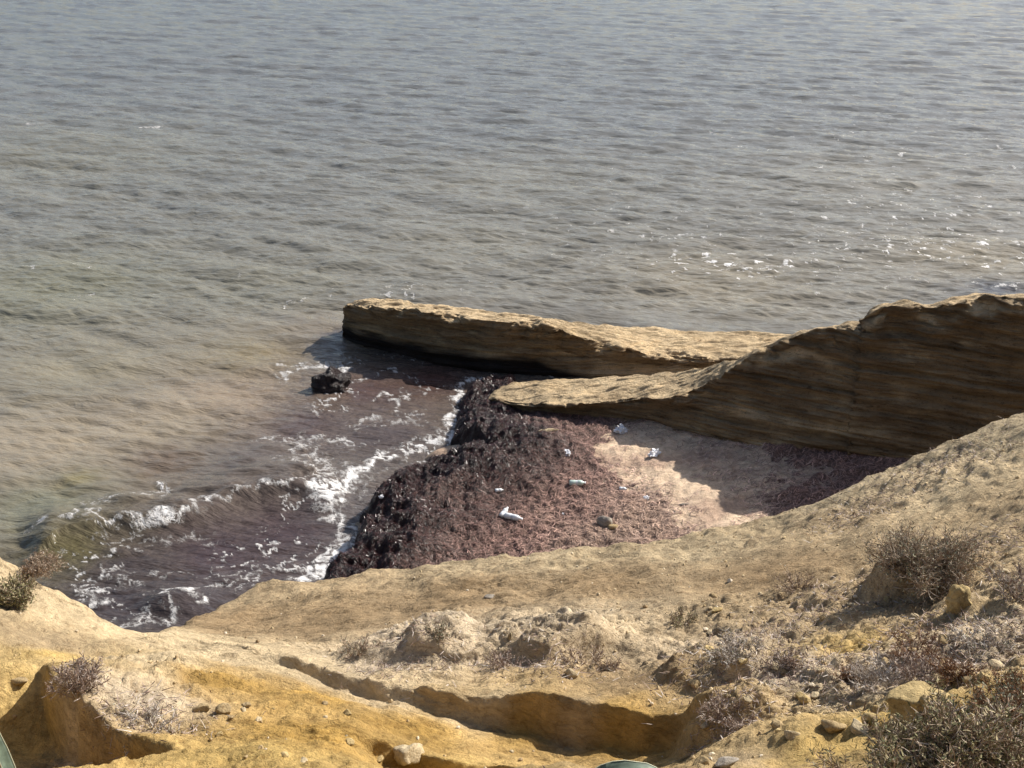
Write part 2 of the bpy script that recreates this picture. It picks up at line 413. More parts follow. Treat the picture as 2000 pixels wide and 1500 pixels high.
def build_sea():
    ths = np.concatenate([np.linspace(-1.25, -0.52, 40, endpoint=False), np.linspace(-0.50, 0.48, 660), np.linspace(0.51, 1.25, 40)])
    dep = np.concatenate([np.radians(np.linspace(60, 37, 16, endpoint=False)), np.radians(np.linspace(37, 19, 260, endpoint=False)), np.radians(np.linspace(19, 4.3, 600))])
    rr = np.concatenate([H / np.tan(dep), np.geomspace(160, 6000, 40)])
    R, TH = np.meshgrid(rr, ths, indexing='ij')
    X, Y = R * np.sin(TH), R * np.cos(TH)
    wd = (-0.30, -1.0)
    t1 = ocean_tile(1024, 83.0, wd, 0.8, 5.0, 0.047, 3, power=2.8, spread=4.5)
    t2 = ocean_tile(1024, 31.0, (-0.05, -1.0), 0.18, 0.9, 0.0155, 5, power=2.8, spread=3.0)
    bd, bt = pl_dist(X, Y, BREAK)
    cove = poly_sd(X, Y, [W0(*p) for p in ((120, 1060), (480, 975), (620, 940), (560, 800), (560, 700), (700, 680), (1200, 690), (1200, 1400), (0, 1400), (0, 1150))])
    calm = ss(-0.6, 0.8, cove)
    near = 1 - 0.35 * np.exp(-((Y - 22) / 9) ** 2)
    a1 = (1 - 0.6 * calm) * near
    far = 1 - ss(40, 110, R)
    Z = sample(t1[0], 83, X, Y) * a1 + sample(t2[0], 31, X, Y) * (0.35 + 0.65 * far) * (1 - 0.35 * calm)
    DX = sample(t1[1], 83, X, Y) * a1 + 0.6 * sample(t2[1], 31, X, Y)
    DY = sample(t1[2], 83, X, Y) * a1 + 0.6 * sample(t2[2], 31, X, Y)
    # shoaling breaker: crest along BREAK, steep toward the shore
    sgn = np.where(cove > 0, 1, -1)
    amp = ss(0, 0.12, bt) * (1 - 0.5 * ss(0.85, 1, bt))
    q = bd * sgn
    prof = np.where(q < 0, np.exp(-(q / 1.1) ** 2), np.exp(-(q / 0.42) ** 2))
    Z += 0.30 * amp * prof * (1 + 0.25 * n2(X * 1.5, Y * 1.5, 4))
    # little surge in the gully
    g = W0(345, 1180); Z += 0.22 * np.exp(-(((X - g[0]) / 0.5) ** 2 + ((Y - g[1]) / 0.35) ** 2))
    # mask for foam and painted sun glints
    F = np.zeros_like(X)
    wx = X + 0.16 * fbm2(X * 2.1, Y * 2.1, 3, 11); wy = Y + 0.22 * fbm2(X * 2.1, Y * 2.1, 3, 15)
    sel = R < 110
    fx, fy = wx[sel], wy[sel]; f = np.zeros_like(fx)
    for pts, hw, st in FOAM_GLINTS:
        pl = np.array([W0(*p) for p in pts]); lo, hi = pl.min(0) - 4 * hw, pl.max(0) + 4 * hw
        m = (fx > lo[0]) & (fx < hi[0]) & (fy > lo[1]) & (fy < hi[1])
        d, _ = pl_dist(fx[m], fy[m], pl)
        f[m] = np.maximum(f[m], st * np.exp(-(d / hw) ** 2))
    rid = 1 - np.abs(fbm2(fx * 3.3, fy * 4.2, 4, 21)) * 2.2          # lacy filaments
    f = np.clip(f * (0.45 + 0.6 * rid) + 0.12 * rid * (f > 0.15), 0, 1)
    # thin lace drifting in the cove
    cv = ss(-0.5, 1.0, cove[sel])
    lace = 1 - np.abs(fbm2(fx * 1.3 + 5, fy * 1.9, 5, 31)) * 3.2
    f = np.maximum(f, np.clip(0.62 * cv * ss(0.55, 1.0, lace) * (0.35 + ss(-0.2, 0.5, n2(fx * 0.7, fy * 0.7, 8))), 0, 1))
    # tiny whitecaps on crests offshore
    zc = Z[sel]; capm = ss(0.15, 0.22, zc + 0.02 * n2(fx * 2, fy * 2, 9)) * (1 - cv) * ss(0.25, 0.5, n2(fx * 0.16, fy * 0.16, 12))
    f = np.maximum(f, 0.6 * capm)
    # sun glints painted into the mask as white flecks on the chop
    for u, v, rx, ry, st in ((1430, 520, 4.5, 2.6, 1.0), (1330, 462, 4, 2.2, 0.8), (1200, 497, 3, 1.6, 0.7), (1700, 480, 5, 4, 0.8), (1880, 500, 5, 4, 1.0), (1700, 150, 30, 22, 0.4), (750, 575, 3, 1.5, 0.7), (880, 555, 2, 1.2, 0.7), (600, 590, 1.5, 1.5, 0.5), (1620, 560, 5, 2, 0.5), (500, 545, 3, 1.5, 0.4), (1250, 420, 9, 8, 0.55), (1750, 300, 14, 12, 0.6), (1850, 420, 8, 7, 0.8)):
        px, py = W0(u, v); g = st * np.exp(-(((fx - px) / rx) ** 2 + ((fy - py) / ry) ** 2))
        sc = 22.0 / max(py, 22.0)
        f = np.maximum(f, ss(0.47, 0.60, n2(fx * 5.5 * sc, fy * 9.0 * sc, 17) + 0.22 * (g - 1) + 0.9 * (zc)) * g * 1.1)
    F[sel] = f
    Z += 0.018 * F * (1 + n2(X * 7, Y * 7, 3)) * (R < 40)
    c = lambda u, v, wt, col: (*W0(u, v), wt, col)
    olive, tan_, purp, grey = (0.150, 0.140, 0.108), (0.205, 0.168, 0.118), (0.058, 0.041, 0.042), (0.128, 0.126, 0.116)
    C = blend_cols(wx, wy, [
        c(1000, 20, 3000, grey), c(200, 20, 3000, grey), c(1800, 20, 3000, grey), c(1000, 200, 300, grey),
        c(100, 300, 60, olive), c(1000, 350, 30, (0.155, 0.145, 0.118)), c(1700, 350, 40, (0.17, 0.158, 0.13)),
        c(100, 560, 8, (0.15, 0.142, 0.10)), c(500, 560, 5, olive), c(900, 480, 6, (0.165, 0.152, 0.12)), c(1400, 540, 6, (0.19, 0.165, 0.12)),
        c(1900, 500, 6, (0.19, 0.165, 0.12)), c(150, 720, 3, (0.175, 0.152, 0.105)), c(80, 870, 2.5, tan_), c(300, 830, 2, tan_),
        c(430, 770, 2, (0.21, 0.165, 0.115)), c(620, 640, 1.5, (0.16, 0.135, 0.10)), c(500, 690, 1.5, (0.17, 0.14, 0.085)), c(80, 990, 1.2, (0.13, 0.125, 0.085)),
        c(330, 900, 0.7, (0.12, 0.09, 0.065)), c(480, 900, 0.8, (0.09, 0.075, 0.065)), c(600, 830, 0.8, (0.085, 0.065, 0.06)), c(720, 760, 1.0, (0.085, 0.058, 0.052)),
        c(840, 740, 0.6, (0.075, 0.042, 0.036)), c(750, 850, 0.7, (0.085, 0.07, 0.066)), c(700, 1000, 0.6, (0.10, 0.088, 0.082)),
        c(560, 1040, 1.0, purp), c(420, 1080, 1.0, purp), c(250, 1110, 0.8, (0.062, 0.05, 0.046)), c(140, 1080, 0.5, (0.09, 0.08, 0.038)),
        c(230, 1180, 0.6, (0.055, 0.045, 0.045)), c(400, 1180, 0.6, (0.06, 0.05, 0.05)), c(150, 940, 0.10, (0.15, 0.125, 0.06)),
        c(650, 655, 0.25, (0.06, 0.055, 0.06)), c(800, 680, 0.5, (0.03, 0.028, 0.03)), c(1950, 565, 0.6, (0.06, 0.06, 0.065)),
    ])
    C *= (1 + 0.12 * fbm2(X * 0.35, Y * 0.5, 4, 41))[..., None]; C *= (1 + 0.16 * (1 - calm))[..., None]
    weed = ss(-2.5, 0.5, cove)
    V = np.stack([X + DX * 0.8, Y + DY * 0.8, Z], -1).reshape(-1, 3)
    me = raw_mesh("sea", V, grid_faces(*X.shape)[:, ::-1], {"Col": np.clip(C, 0.01, 1).reshape(-1, 3), "FoamGlint": F.ravel(), "Weed": weed.ravel()})
    tag(link("sea", me, M_SEA), "murky green brown sea turning purple and foamy in the cove", kind="structure")
build_sea()

# ================================================================== ROCK RIDGES (wall, long spit, short ledge)
def spline(P, n, k=None):
    """Catmull-Rom through P (m, ...) resampled to n by index"""
    P = np.array(P, float); m = len(P)
    seg = np.linalg.norm(np.diff(P.reshape(m, -1), axis=0), axis=1) ** 0.7; s = np.concatenate([[0], np.cumsum(seg)]); s /= s[-1]
    t = np.interp(np.linspace(0, 1, n), s, np.arange(m)); i = np.clip(t.astype(int), 0, m - 2); f = (t - i).reshape((-1,) + (1,) * (P.ndim - 1))
    p0, p1, p2, p3 = P[np.clip(i - 1, 0, m - 1)], P[i], P[i + 1], P[np.clip(i + 2, 0, m - 1)]
    return 0.5 * (2 * p1 + (p2 - p0) * f + (2 * p0 - 5 * p1 + 4 * p2 - p3) * f ** 2 + (3 * p1 - p0 - 3 * p2 + p3) * f ** 3)

def ridge(stations, n_along, n_prof, rough, strata, seed, wet, ragged=1.0, taper=True, chip=0.13, flatk=1.0):
    S = spline(np.array(stations), n_along)                         # (n, K, 3)
    Kp = S.shape[1]
    d = np.linalg.norm(np.diff(S, axis=1), axis=2).mean(0); s = np.concatenate([[0], np.cumsum(d)]); s /= s[-1]
    cnt = [8, 0.20, 0.20, 0.16, 0.15, 0.15, 10, 8]; rest = n_prof - 27
    t = [s[0]]
    for j, c_ in enumerate(cnt):                                    # most rows on the visible face, then on the top
        m_ = int(c_ * rest / 0.86) if c_ < 1 else c_
        t += list(np.linspace(s[j], s[j + 1], m_ + 1)[1:])
    t = np.array(t); n_prof = len(t); i = np.clip(np.searchsorted(s, t, side='right') - 1, 0, Kp - 2)
    f = ((t - s[i]) / (s[i + 1] - s[i]))[None, :, None]
    G = S[:, i] * (1 - f) + S[:, i + 1] * f
    for _ in range(3):                                              # soften the profile's corners
        G[:, 1:-1] = 0.25 * G[:, :-2] + 0.5 * G[:, 1:-1] + 0.25 * G[:, 2:]
    # broken front edge: notches and proud blocks along the lip of the top
    te = s[4]; we = np.exp(-((t - te) / 0.055) ** 2)[None, :]
    nb_ = np.tanh(3.5 * n2(G[..., 0] * 1.15, G[..., 1] * 0.3 + G[..., 2] * 1.5, seed + 31)) + 0.35 * np.tanh(4 * n2(G[..., 0] * 3.3, G[..., 2] * 3, seed + 33)) + 0.2 * n2(G[..., 0] * 9, G[..., 1] * 5, seed + 34)
    G[..., 1] += chip * we * nb_ * 0.9; G[..., 2] -= chip * 0.45 * we * np.maximum(nb_, -0.6)
    wt = (ss(te - 0.12, te, t) * (1 - ss(te + 0.22, te + 0.3, t)))[None, :]
    G[..., 2] += wt * 0.5 * chip * (np.tanh(5 * n2(G[..., 0] * 0.9, G[..., 0] * 0 + 2.2, seed + 41)) + 0.5 * n2(G[..., 0] * 4.1, G[..., 1] * 2, seed + 42)) * ss(1.2, 2.2, G[..., 2])
    du = np.gradient(G, axis=0); dv = np.gradient(G, axis=1)
    N = np.cross(du, dv); N /= np.linalg.norm(N, axis=2)[..., None] + 1e-9
    x, y, z = G[..., 0], G[..., 1], G[..., 2]
    zz = z + 0.06 * n2(x * 0.4, y * 0.4, seed) - 0.025 * x
    st = np.tanh(5 * n2(zz * 7.0, x * 0.22 + y * 0.2, seed + 3)) + 0.6 * np.tanh(5 * n2(zz * 17.0, x * 0.5, seed + 5)) + 0.35 * np.tanh(4 * n2(zz * 34.0, x * 0.9, seed + 6))
    big = fbm3(x * 0.8, y * 0.8, z * 1.1, 3, seed + 7)
    med = fbm3(x * 1.9, y * 1.9, z * 6.5, 4, seed + 9)
    blk = np.tanh(5 * fbm3(x * 1.0, y * 1.0, z * 8.0, 3, seed + 12)) * 0.5      # broken beds
    up = np.clip(np.abs(N[..., 2]), 0, 1); side = (1 - ss(0.35, 0.85, up))
    flat = fbm2(x * 1.4, y * 2.2, 4, seed + 15) * 0.35 + 0.30 * np.tanh(5 * fbm2(x * 0.9, y * 3.2, 3, seed + 16)) + 0.18 * np.tanh(5 * fbm2(x * 2.1, y * 6.0, 2, seed + 17))
    D = ((strata * st + rough * (0.45 * med + 0.55 * ragged * blk)) * side + rough * (0.55 * big * side + 0.7 * flatk * flat * (1 - side)))[..., None]
    if taper: D *= ss(0.0, 0.02, np.linspace(0, 1, n_along))[:, None, None] * 0.6 + 0.4
    G = G + N * D
    return G, N

def rock_colours(G, N, wet_z, seed, pale, brown, dark, wet_fade=0.0):
    x, y, z = G[..., 0], G[..., 1], G[..., 2]
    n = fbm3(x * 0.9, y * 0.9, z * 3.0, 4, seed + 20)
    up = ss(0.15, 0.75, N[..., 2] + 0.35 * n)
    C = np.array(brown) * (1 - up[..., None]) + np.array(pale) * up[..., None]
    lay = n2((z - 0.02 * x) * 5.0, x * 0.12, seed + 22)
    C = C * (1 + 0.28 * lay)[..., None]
    wz = wet_z - wet_fade * ss(0.3, 2.2, x) + 0.12 * n2(x * 1.1, y * 1.1, seed + 24)
    k = 1 - ss(-0.08, 0.12, z - wz)
    return np.clip(C * (1 - k[..., None]) + np.array(dark) * k[..., None], 0.01, 0.9)

def add_ridge(name, stations, na, npf, rough, strata, seed, wet_z, label, pale, brown, dark, cat="rock", ragged=1.0, kind=None, chip=0.13, flatk=1.0, wet_fade=0.0):
    G, N = ridge(stations, na, npf, rough, strata, seed, None, ragged, chip=chip, flatk=flatk)
    npf = G.shape[1]
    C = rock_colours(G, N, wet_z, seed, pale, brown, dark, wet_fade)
    V = G.reshape(-1, 3); F = grid_faces(na, npf)
    # close both ends
    c0, c1 = G[0].mean(0), G[-1].mean(0); V = np.vstack([V, c0, c1]); n0 = na * npf
    i = np.arange(npf - 1)
    E = np.vstack([np.stack([np.full(npf - 1, n0), i, i + 1, i + 1], 1)[:, :3], np.stack([np.full(npf - 1, n0 + 1), (na - 1) * npf + i + 1, (na - 1) * npf + i], 1)])
    T = np.vstack([F[:, [0, 1, 2]], F[:, [0, 2, 3]], E])
    Cc = np.vstack([C.reshape(-1, 3), C[0].mean(0), C[-1].mean(0)])
    me = raw_mesh(name, V, T, {"Col": Cc})
    return tag(link(name, me, M_CLIFF), label, cat, kind=kind)

PALE, BROWN, DARK = (0.60, 0.47, 0.30), (0.295, 0.215, 0.130), (0.022, 0.017, 0.015)
def station(foot, edge, back, lean=0.12, under=0.15, deep=0.8, mid=None):
    """foot, edge, back: world points. Profile from the front foot up over the top and down the back"""
    foot, edge, back = map(np.array, (foot, edge, back))
    n = np.array([0, -1.0, 0])
    below = foot + np.array([0, -0.05, -deep])
    m = foot * 0.5 + edge * 0.5 - n * under * 0.6
    q = foot * 0.22 + edge * 0.78 - n * under * 0.1
    bf = back + np.array([0.05, 0.35, -0.5]); bb = np.array([back[0] + 0.1, back[1] + 0.9, -deep])
    return np.array([below, foot, m, q, edge, edge * 0.5 + back * 0.5 + np.array([0, 0, 0.02]), back, bf, bb])

# long spit
def spit():
    st = []
    for (uf, vf), (ue, ve), (ub, vb), wid in (
        ((668, 662), (672, 606), (690, 590), 0.35),
        ((690, 672), (690, 596), (705, 582), 0.6),
        ((760, 690), (760, 600), (765, 587), 0.65),
        ((860, 712), (860, 612), (865, 598), 0.75),
        ((960, 728), (960, 628), (960, 609), 1.0),
        ((1060, 735), (1055, 628), (1060, 621), 0.8),
        ((1130, 738), (1120, 655), (1130, 630), 1.3),
        ((1220, 740), (1220, 682), (1225, 637), 1.9),
        ((1330, 742), (1330, 696), (1335, 643), 2.2),
        ((1420, 740), (1430, 702), (1440, 648), 2.2),
        ((1520, 735), (1540, 690), (1550, 655), 1.9),
        ((1640, 735), (1680, 690), (1700, 668), 1.2)):
        foot = at(uf, vf, z=0.0)
        e = at(ue, ve, y=foot[1] + 0.12)
        b = at(ub, vb, y=e[1] + wid)
        st.append(station(foot, e, b, under=0.28))
    return st
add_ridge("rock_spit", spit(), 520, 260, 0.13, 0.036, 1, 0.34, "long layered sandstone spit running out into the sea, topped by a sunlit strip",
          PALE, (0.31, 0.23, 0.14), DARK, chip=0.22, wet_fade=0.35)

def wall():
    st = []
    for (uf, vf, zf), (ue, ve), dy, (ub, vb), wid in (
        ((945, 796, 0.15), (953, 780), 0.02, (962, 768), 0.25),
        ((975, 806, 0.2), (975, 780), -0.05, (985, 752), 1.1),
        ((1040, 814, 0.35), (1040, 789), -0.12, (1050, 741), 1.6),
        ((1150, 820, 0.45), (1150, 787), -0.12, (1150, 738), 1.7),
        ((1260, 830, 0.55), (1260, 778), -0.05, (1260, 731), 1.6),
        ((1330, 845, 0.6), (1340, 765), 0.1, (1345, 722), 1.2),
        ((1400, 862, 0.65), (1425, 722), 0.45, (1440, 702), 0.5),
        ((1460, 876, 0.65), (1500, 682), 0.6, (1510, 674), 0.4),
        ((1530, 890, 0.65), (1570, 656), 0.65, (1580, 650), 0.5),
        ((1600, 905, 0.65), (1650, 632), 0.65, (1660, 626), 0.6),
        ((1650, 916, 0.65), (1686, 631), 0.65, (1696, 626), 0.8),
        ((1662, 919, 0.65), (1698, 611), 0.62, (1708, 606), 0.8),
        ((1800, 945, 0.65), (1850, 592), 0.7, (1860, 587), 1.0),
        ((1930, 968, 0.65), (1960, 578), 0.7, (1980, 573), 1.2),
        ((2080, 990, 0.65), (2120, 560), 0.7, (2150, 554), 1.5),
        ((2300, 1010, 0.65), (2350, 540), 0.6, (2400, 530), 2.0),
        ((2700, 1020, 0.65), (2750, 520), 0.5, (2850, 510), 2.5)):
        foot = at(uf, vf, z=zf); e = at(ue, ve, y=foot[1] + dy); b = at(ub, vb, y=e[1] + wid)
        st.append(station(foot, e, b, under=0.2 if ue < 1350 else 0.05, deep=1.2))
    return st
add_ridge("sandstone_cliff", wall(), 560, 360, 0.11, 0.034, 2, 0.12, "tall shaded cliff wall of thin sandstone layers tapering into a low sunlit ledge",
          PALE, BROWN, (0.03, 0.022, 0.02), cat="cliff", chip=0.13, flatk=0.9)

# ================================================================== BEACH AND SEAWEED
BANK = [W0(*p, 0.1) for p in ((1000, 738), (940, 742), (905, 765), (892, 800), (890, 835), (884, 868), (906, 886), (924, 905), (885, 918), (820, 934), (775, 947),
        (725, 985), (703, 1010), (716, 1032), (690, 1058), (683, 1090), (640, 1125))]
POLY = BANK + [W0(*p, 0.1) for p in ((560, 1300), (1000, 1500), (1900, 1300), (2400, 1060), (2300, 860), (1700, 760), (1500, 740), (1200, 735))]
BZ = TPS([(*W0(u, v, z), z) for u, v, z in ((900, 850, 0.05), (720, 1000, 0.02), (690, 1080, 0.0), (830, 935, 0.08), (1000, 1000, 0.36), (1128, 943, 0.46),
        (1000, 1080, 0.32), (1180, 1022, 0.52), (1300, 850, 0.62), (1100, 830, 0.42), (1000, 830, 0.25), (1430, 1000, 0.7), (1600, 940, 0.8), (1800, 960, 0.95), (2100, 960, 1.2), (950, 760, 0.0))], 0.05)
def beach_base(x, y):
    s = poly_sd(x, y, POLY)
    z = BZ(x, y) + 0.05 * fbm2(x * 1.1, y * 1.1, 4, 51) + 0.02 * fbm2(x * 5, y * 5, 3, 52)
    p = W0(852, 896, 0.05)
    z = np.where(s < 0, np.maximum(z * np.exp(s / 0.5), 0) + 0.42 * s, z)
    z += 0.38 * np.exp(-(((x - p[0]) / 0.5) ** 2 + ((y - p[1]) / 0.45) ** 2))
    z = z - 1.0 * ss(0.0, 0.5, y - 25.4 - 0.15 * n2(x * 2, y * 2, 53)) * ss(0.0, 0.4, x - 0.05)
    return np.maximum(z, -1.0), s
SANDY = [(1200, 885, 0.5, 0.35), (1270, 930, 0.5, 0.35), (1300, 890, 0.6, 0.5), (1360, 955, 0.5, 0.6), (1400, 1020, 0.5, 0.6), (1600, 950, 0.7, 0.25), (1440, 900, 0.4, 0.3), (1260, 860, 0.7, 0.55), (1330, 930, 0.5, 0.5), (1380, 985, 0.55, 0.5), (1420, 1010, 0.4, 0.4), (1190, 865, 0.35, 0.3), (1090, 848, 0.35, 0.12), (1500, 930, 0.6, 0.3)]
def weed_thick(x, y, s):
    sw = s + 0.10 * fbm2(x * 1.7, y * 1.7, 4, 61)
    inland = ss(0.2, 3.0, s)
    th = 0.46 * (1 - inland) * (1 - 0.55 * ss(22.6, 24.0, y)) + 0.045 - 0.05 * ss(3.0, 4.0, x - 0.25 * (21 - y)) + 0.09 * ss(4.2, 5.4, x)
    th = th * np.sqrt(ss(-0.02, 0.32, sw)) + 0.17 * (1 - inland) * ss(0.0, 0.4, sw) * fbm2(x * 1.3, y * 1.3, 4, 63) + 0.06 * fbm2(x * 5.5, y * 5.5, 4, 65) * (0.6 + 0.4 * (1 - inland))
    for u, v, r, dd in SANDY:
        px, py = W0(u, v, 0.6)
        th -= 0.30 * dd * np.exp(-(((x - px) / r) ** 2 + ((y - py) / (r * 1.2)) ** 2)) * (1 + 0.9 * n2(x * 3.1, y * 3.1, 67))
    th = th - 1.2 * ss(-0.3, 0.2, y - 25.0) * ss(-0.1, 0.4, x - 0.05)
    return np.where(sw < 0, -0.25, th)
def build_beach():
    xs = np.linspace(-5.5, 10.5, 400); ys = np.linspace(13.5, 28.5, 360); X, Y = np.meshgrid(xs, ys)
    Z, s = beach_base(X, Y)
    n = fbm2(X * 0.9, Y * 0.9, 4, 71)
    pal, dam = np.array((0.62, 0.47, 0.33)), np.array((0.45, 0.32, 0.23))
    k = ss(-0.4, 0.5, n + 0.3); C = dam * (1 - k[..., None]) + pal * k[..., None]
    wet = 1 - ss(0.02, 0.25, Z); C = C * (1 - 0.35 * wet[..., None])
    me = raw_mesh("beach", np.stack([X, Y, Z], -1).reshape(-1, 3), grid_faces(*X.shape), {"Col": C.reshape(-1, 3)})
    tag(link("beach", me, M_SAND), "pale pinkish sand of the small cove", kind="structure")
    xs = np.linspace(-4.2, 8.5, 620); ys = np.linspace(14.0, 27.8, 620); X, Y = np.meshgrid(xs, ys)
    Z, s = beach_base(X, Y); th = weed_thick(X, Y, s)
    dry = ss(0.6, 3.4, s + 0.5 * fbm2(X * 0.8, Y * 0.8, 3, 73))
    wetc, dryc = np.array((0.026, 0.011, 0.010)), np.array((0.22, 0.135, 0.105))
    C = wetc * (1 - dry[..., None]) + dryc * dry[..., None]
    vd = 0.7 * ss(2.6, 4.6, s + 0.6 * fbm2(X * 0.9, Y * 0.9, 3, 75)) * (1 - ss(4.0, 5.0, X)); C = C * (1 - vd[..., None]) + np.array((0.36, 0.25, 0.185)) * vd[..., None]
    me = raw_mesh("seaweed", np.stack([X, Y, Z + th], -1).reshape(-1, 3), grid_faces(*X.shape),
                  {"Col": C.reshape(-1, 3), "Wet": (0.32 + 0.58 * dry).ravel()})
    bank = tag(link("seaweed", me, M_WEED), "thick dark brown bank of beached seaweed covering the cove floor", "seaweed", kind="stuff")
    # loose ribbons lying over the bank
    r = np.random.RandomState(5); n = 120000
    x = r.uniform(-4.2, 8.0, n); y = r.uniform(14.5, 27.5, n)
    z, s = beach_base(x, y); th = weed_thick(x, y, s)
    keep = (s > 0.0) & (th > 0.02 - 0.22 * r.rand(n) ** 2.2); x, y, z, s, th = [a[keep] for a in (x, y, z, s, th)]; n = len(x)
    z = z + np.maximum(th, 0)
    a = r.rand(n) * 2 * math.pi; L = r.uniform(0.05, 0.20, n) * (0.55 + 0.45 * ss(0.2, 2.5, s)); wd = r.uniform(0.0025, 0.006, n)
    cx, sx = np.cos(a), np.sin(a); V = []
    bend = r.uniform(-0.45, 0.45, n) * L
    for t in (-1, 0, 1):
        px = x + cx * L * t / 2 - sx * bend * (1 - t * t); py = y + sx * L * t / 2 + cx * bend * (1 - t * t)
        zz = beach_base(px, py)[0]; zz = zz + np.maximum(weed_thick(px, py, s), 0) + r.uniform(0.0, 0.02, n)
        tw = r.uniform(-0.5, 0.5, n)
        for q in (-1, 1):
            V.append(np.stack([px - sx * wd * q * np.cos(tw), py + cx * wd * q * np.cos(tw), zz + wd * q * np.sin(tw) + 0.008], 1))
    V = np.stack(V, 1)                                              # (n,6,3)
    b = np.arange(n)[:, None] * 6
    F = np.concatenate([b + np.array([0, 1, 3, 2]), b + np.array([2, 3, 5, 4])])
    dry = ss(0.6, 3.4, s + 0.5 * fbm2(x * 0.8, y * 0.8, 3, 73))
    c = np.array((0.032, 0.011, 0.010)) * (1 - dry[:, None]) + np.array((0.29, 0.175, 0.14)) * dry[:, None]
    vd = 0.7 * ss(2.6, 4.6, s + 0.6 * fbm2(x * 0.9, y * 0.9, 3, 75)) * (1 - ss(4.0, 5.0, x)); c = c * (1 - vd[:, None]) + np.array((0.42, 0.30, 0.22)) * vd[:, None]
    thin = (1 - ss(-0.02, 0.05, th)) * ss(2.0, 3.5, s); c = c * (1 - thin[:, None]) + np.array((0.36, 0.25, 0.20)) * thin[:, None]
    c = np.where((r.rand(n) < 0.08)[:, None], c * 1.6 + 0.01, c)
    me = raw_mesh("ribbons", V.reshape(-1, 3), F, {"Col": np.repeat(c, 6, 0), "Wet": np.repeat(0.29 + 0.55 * dry, 6)}, smooth=False)
    o = link("loose_ribbons", me, M_RIB, bank); o["kind"] = "stuff"
build_beach()

# ================================================================== HILLSIDE (foreground slope)
def G3(lst): return [tuple(at(u, v, z=z)) for u, v, z in lst]
UPPER = G3([(500, 1132, 2.0), (400, 1190, 2.1), (640, 1120, 2.0), (880, 1090, 2.3), (1100, 1068, 2.7), (1400, 1030, 3.0), (1640, 950, 3.6), (1800, 880, 4.05), (2000, 790, 4.6), (2250, 690, 5.1),
            (600, 1200, 2.65), (800, 1180, 2.9), (1000, 1150, 3.1), (1300, 1130, 3.5), (1600, 1040, 3.75), (1800, 950, 4.25), (2000, 915, 4.8), (2200, 880, 5.3),
            (430, 1235, 2.75), (600, 1260, 3.4), (750, 1270, 3.85), (1000, 1220, 3.9), (1300, 1230, 4.3), (1600, 1200, 4.65), (1900, 1150, 5.3), (2200, 1150, 6.0)])
CREST = G3([(330, 1236, 3.95), (450, 1258, 4.15), (600, 1300, 4.5), (700, 1322, 4.68), (800, 1345, 4.8), (1000, 1362, 4.95), (1200, 1382, 5.1), (1350, 1400, 5.2)])
RIGHT = G3([(1600, 1350, 5.55), (1800, 1300, 5.85), (2000, 1300, 6.1), (1700, 1450, 6.15), (2000, 1480, 6.9), (1450, 1500, 6.2), (2250, 1300, 7.0)])
LEFT = G3([(-200, 1010, 5.2), (0, 1085, 4.65), (110, 1150, 4.4), (250, 1221, 4.05), (100, 1235, 4.85), (200, 1280, 4.9), (-200, 1250, 5.6)])
NEAR = G3([(0, 1340, 5.35), (0, 1500, 6.2), (300, 1500, 6.1), (600, 1500, 6.05), (1000, 1500, 6.0)]) + [(0, 0.0, 9.4), (-3, 0, 9.4), (3, 0, 9.5), (0, 3.0, 8.0), (-3, 3.0, 8.0), (3, 3.0, 8.4), (-6, 4, 7.8), (7, 4, 8.6)]
FLOOR = G3([(600, 1400, 5.25), (700, 1400, 5.15), (820, 1440, 5.03), (1000, 1475, 4.83), (1150, 1490, 4.90), (1300, 1495, 5.03), (450, 1400, 5.35), (400, 1480, 5.9)])
T_UP = TPS(UPPER + CREST + RIGHT + LEFT + [(0, 3.0, 8.0), (5, 3, 8.4), (-5, 3, 8.0)], 0.03)
T_LO = TPS(FLOOR + NEAR + RIGHT + LEFT[:3] + G3([(330, 1236, 3.95), (500, 1300, 4.55), (300, 1350, 5.0), (1450, 1440, 5.6)]), 0.03)
# rim beyond which the slope drops to sea and beach
RIM = np.array([W0(*p) for p in ((-500, 930, 6.0), (-200, 1010, 5.2), (0, 1083, 4.65), (110, 1150, 4.4), (250, 1221, 4.05), (300, 1226, 4.0), (345, 1228, 3.3),
                (355, 1222, 2.3), (400, 1190, 2.1), (450, 1155, 2.05), (500, 1132, 2.0), (640, 1120, 2.0), (880, 1090, 2.3), (1100, 1068, 2.7), (1400, 1030, 3.0), (1640, 950, 3.6),
                (1800, 880, 4.05), (2000, 790, 4.6), (2250, 690, 5.1), (2600, 600, 5.6))])
RPOLY = list(RIM) + [(30, -3), (-30, -3)]
LIP = np.array([p[:2] for p in CREST] + [W0(1430, 1412, 5.35)])
KNOB = at(255, 1350, z=5.15)
EDGE = np.array([W0(*p) for p in ((85, 1300, 5.15), (105, 1340, 5.3), (130, 1385, 5.45), (200, 1432, 5.6), (270, 1464, 5.72), (360, 1482, 5.8))])
EPOLY = list(EDGE) + [(-1.6, 4.0), (-7, 4.0), (-7, 8.6)]
def lip_y(x): return np.interp(x, LIP[:, 0], LIP[:, 1]) + 0.05 * n2(x * 2.2, x * 0 + 3.3, 81) + 0.03 * n2(x * 7, x * 0, 82)
LIP2 = np.array([W0(*p) for p in ((560, 1425, 5.45), (640, 1432, 5.4), (720, 1440, 5.35), (790, 1455, 5.3), (860, 1470, 5.3), (1000, 1484, 5.25), (1130, 1490, 5.2), (1300, 1498, 5.3))])
def lip2_y(x): return np.interp(x, LIP2[:, 0], LIP2[:, 1]) + 0.04 * n2(x * 3.1, x * 0 + 1.3, 83) + 0.02 * n2(x * 9, x * 0, 84)
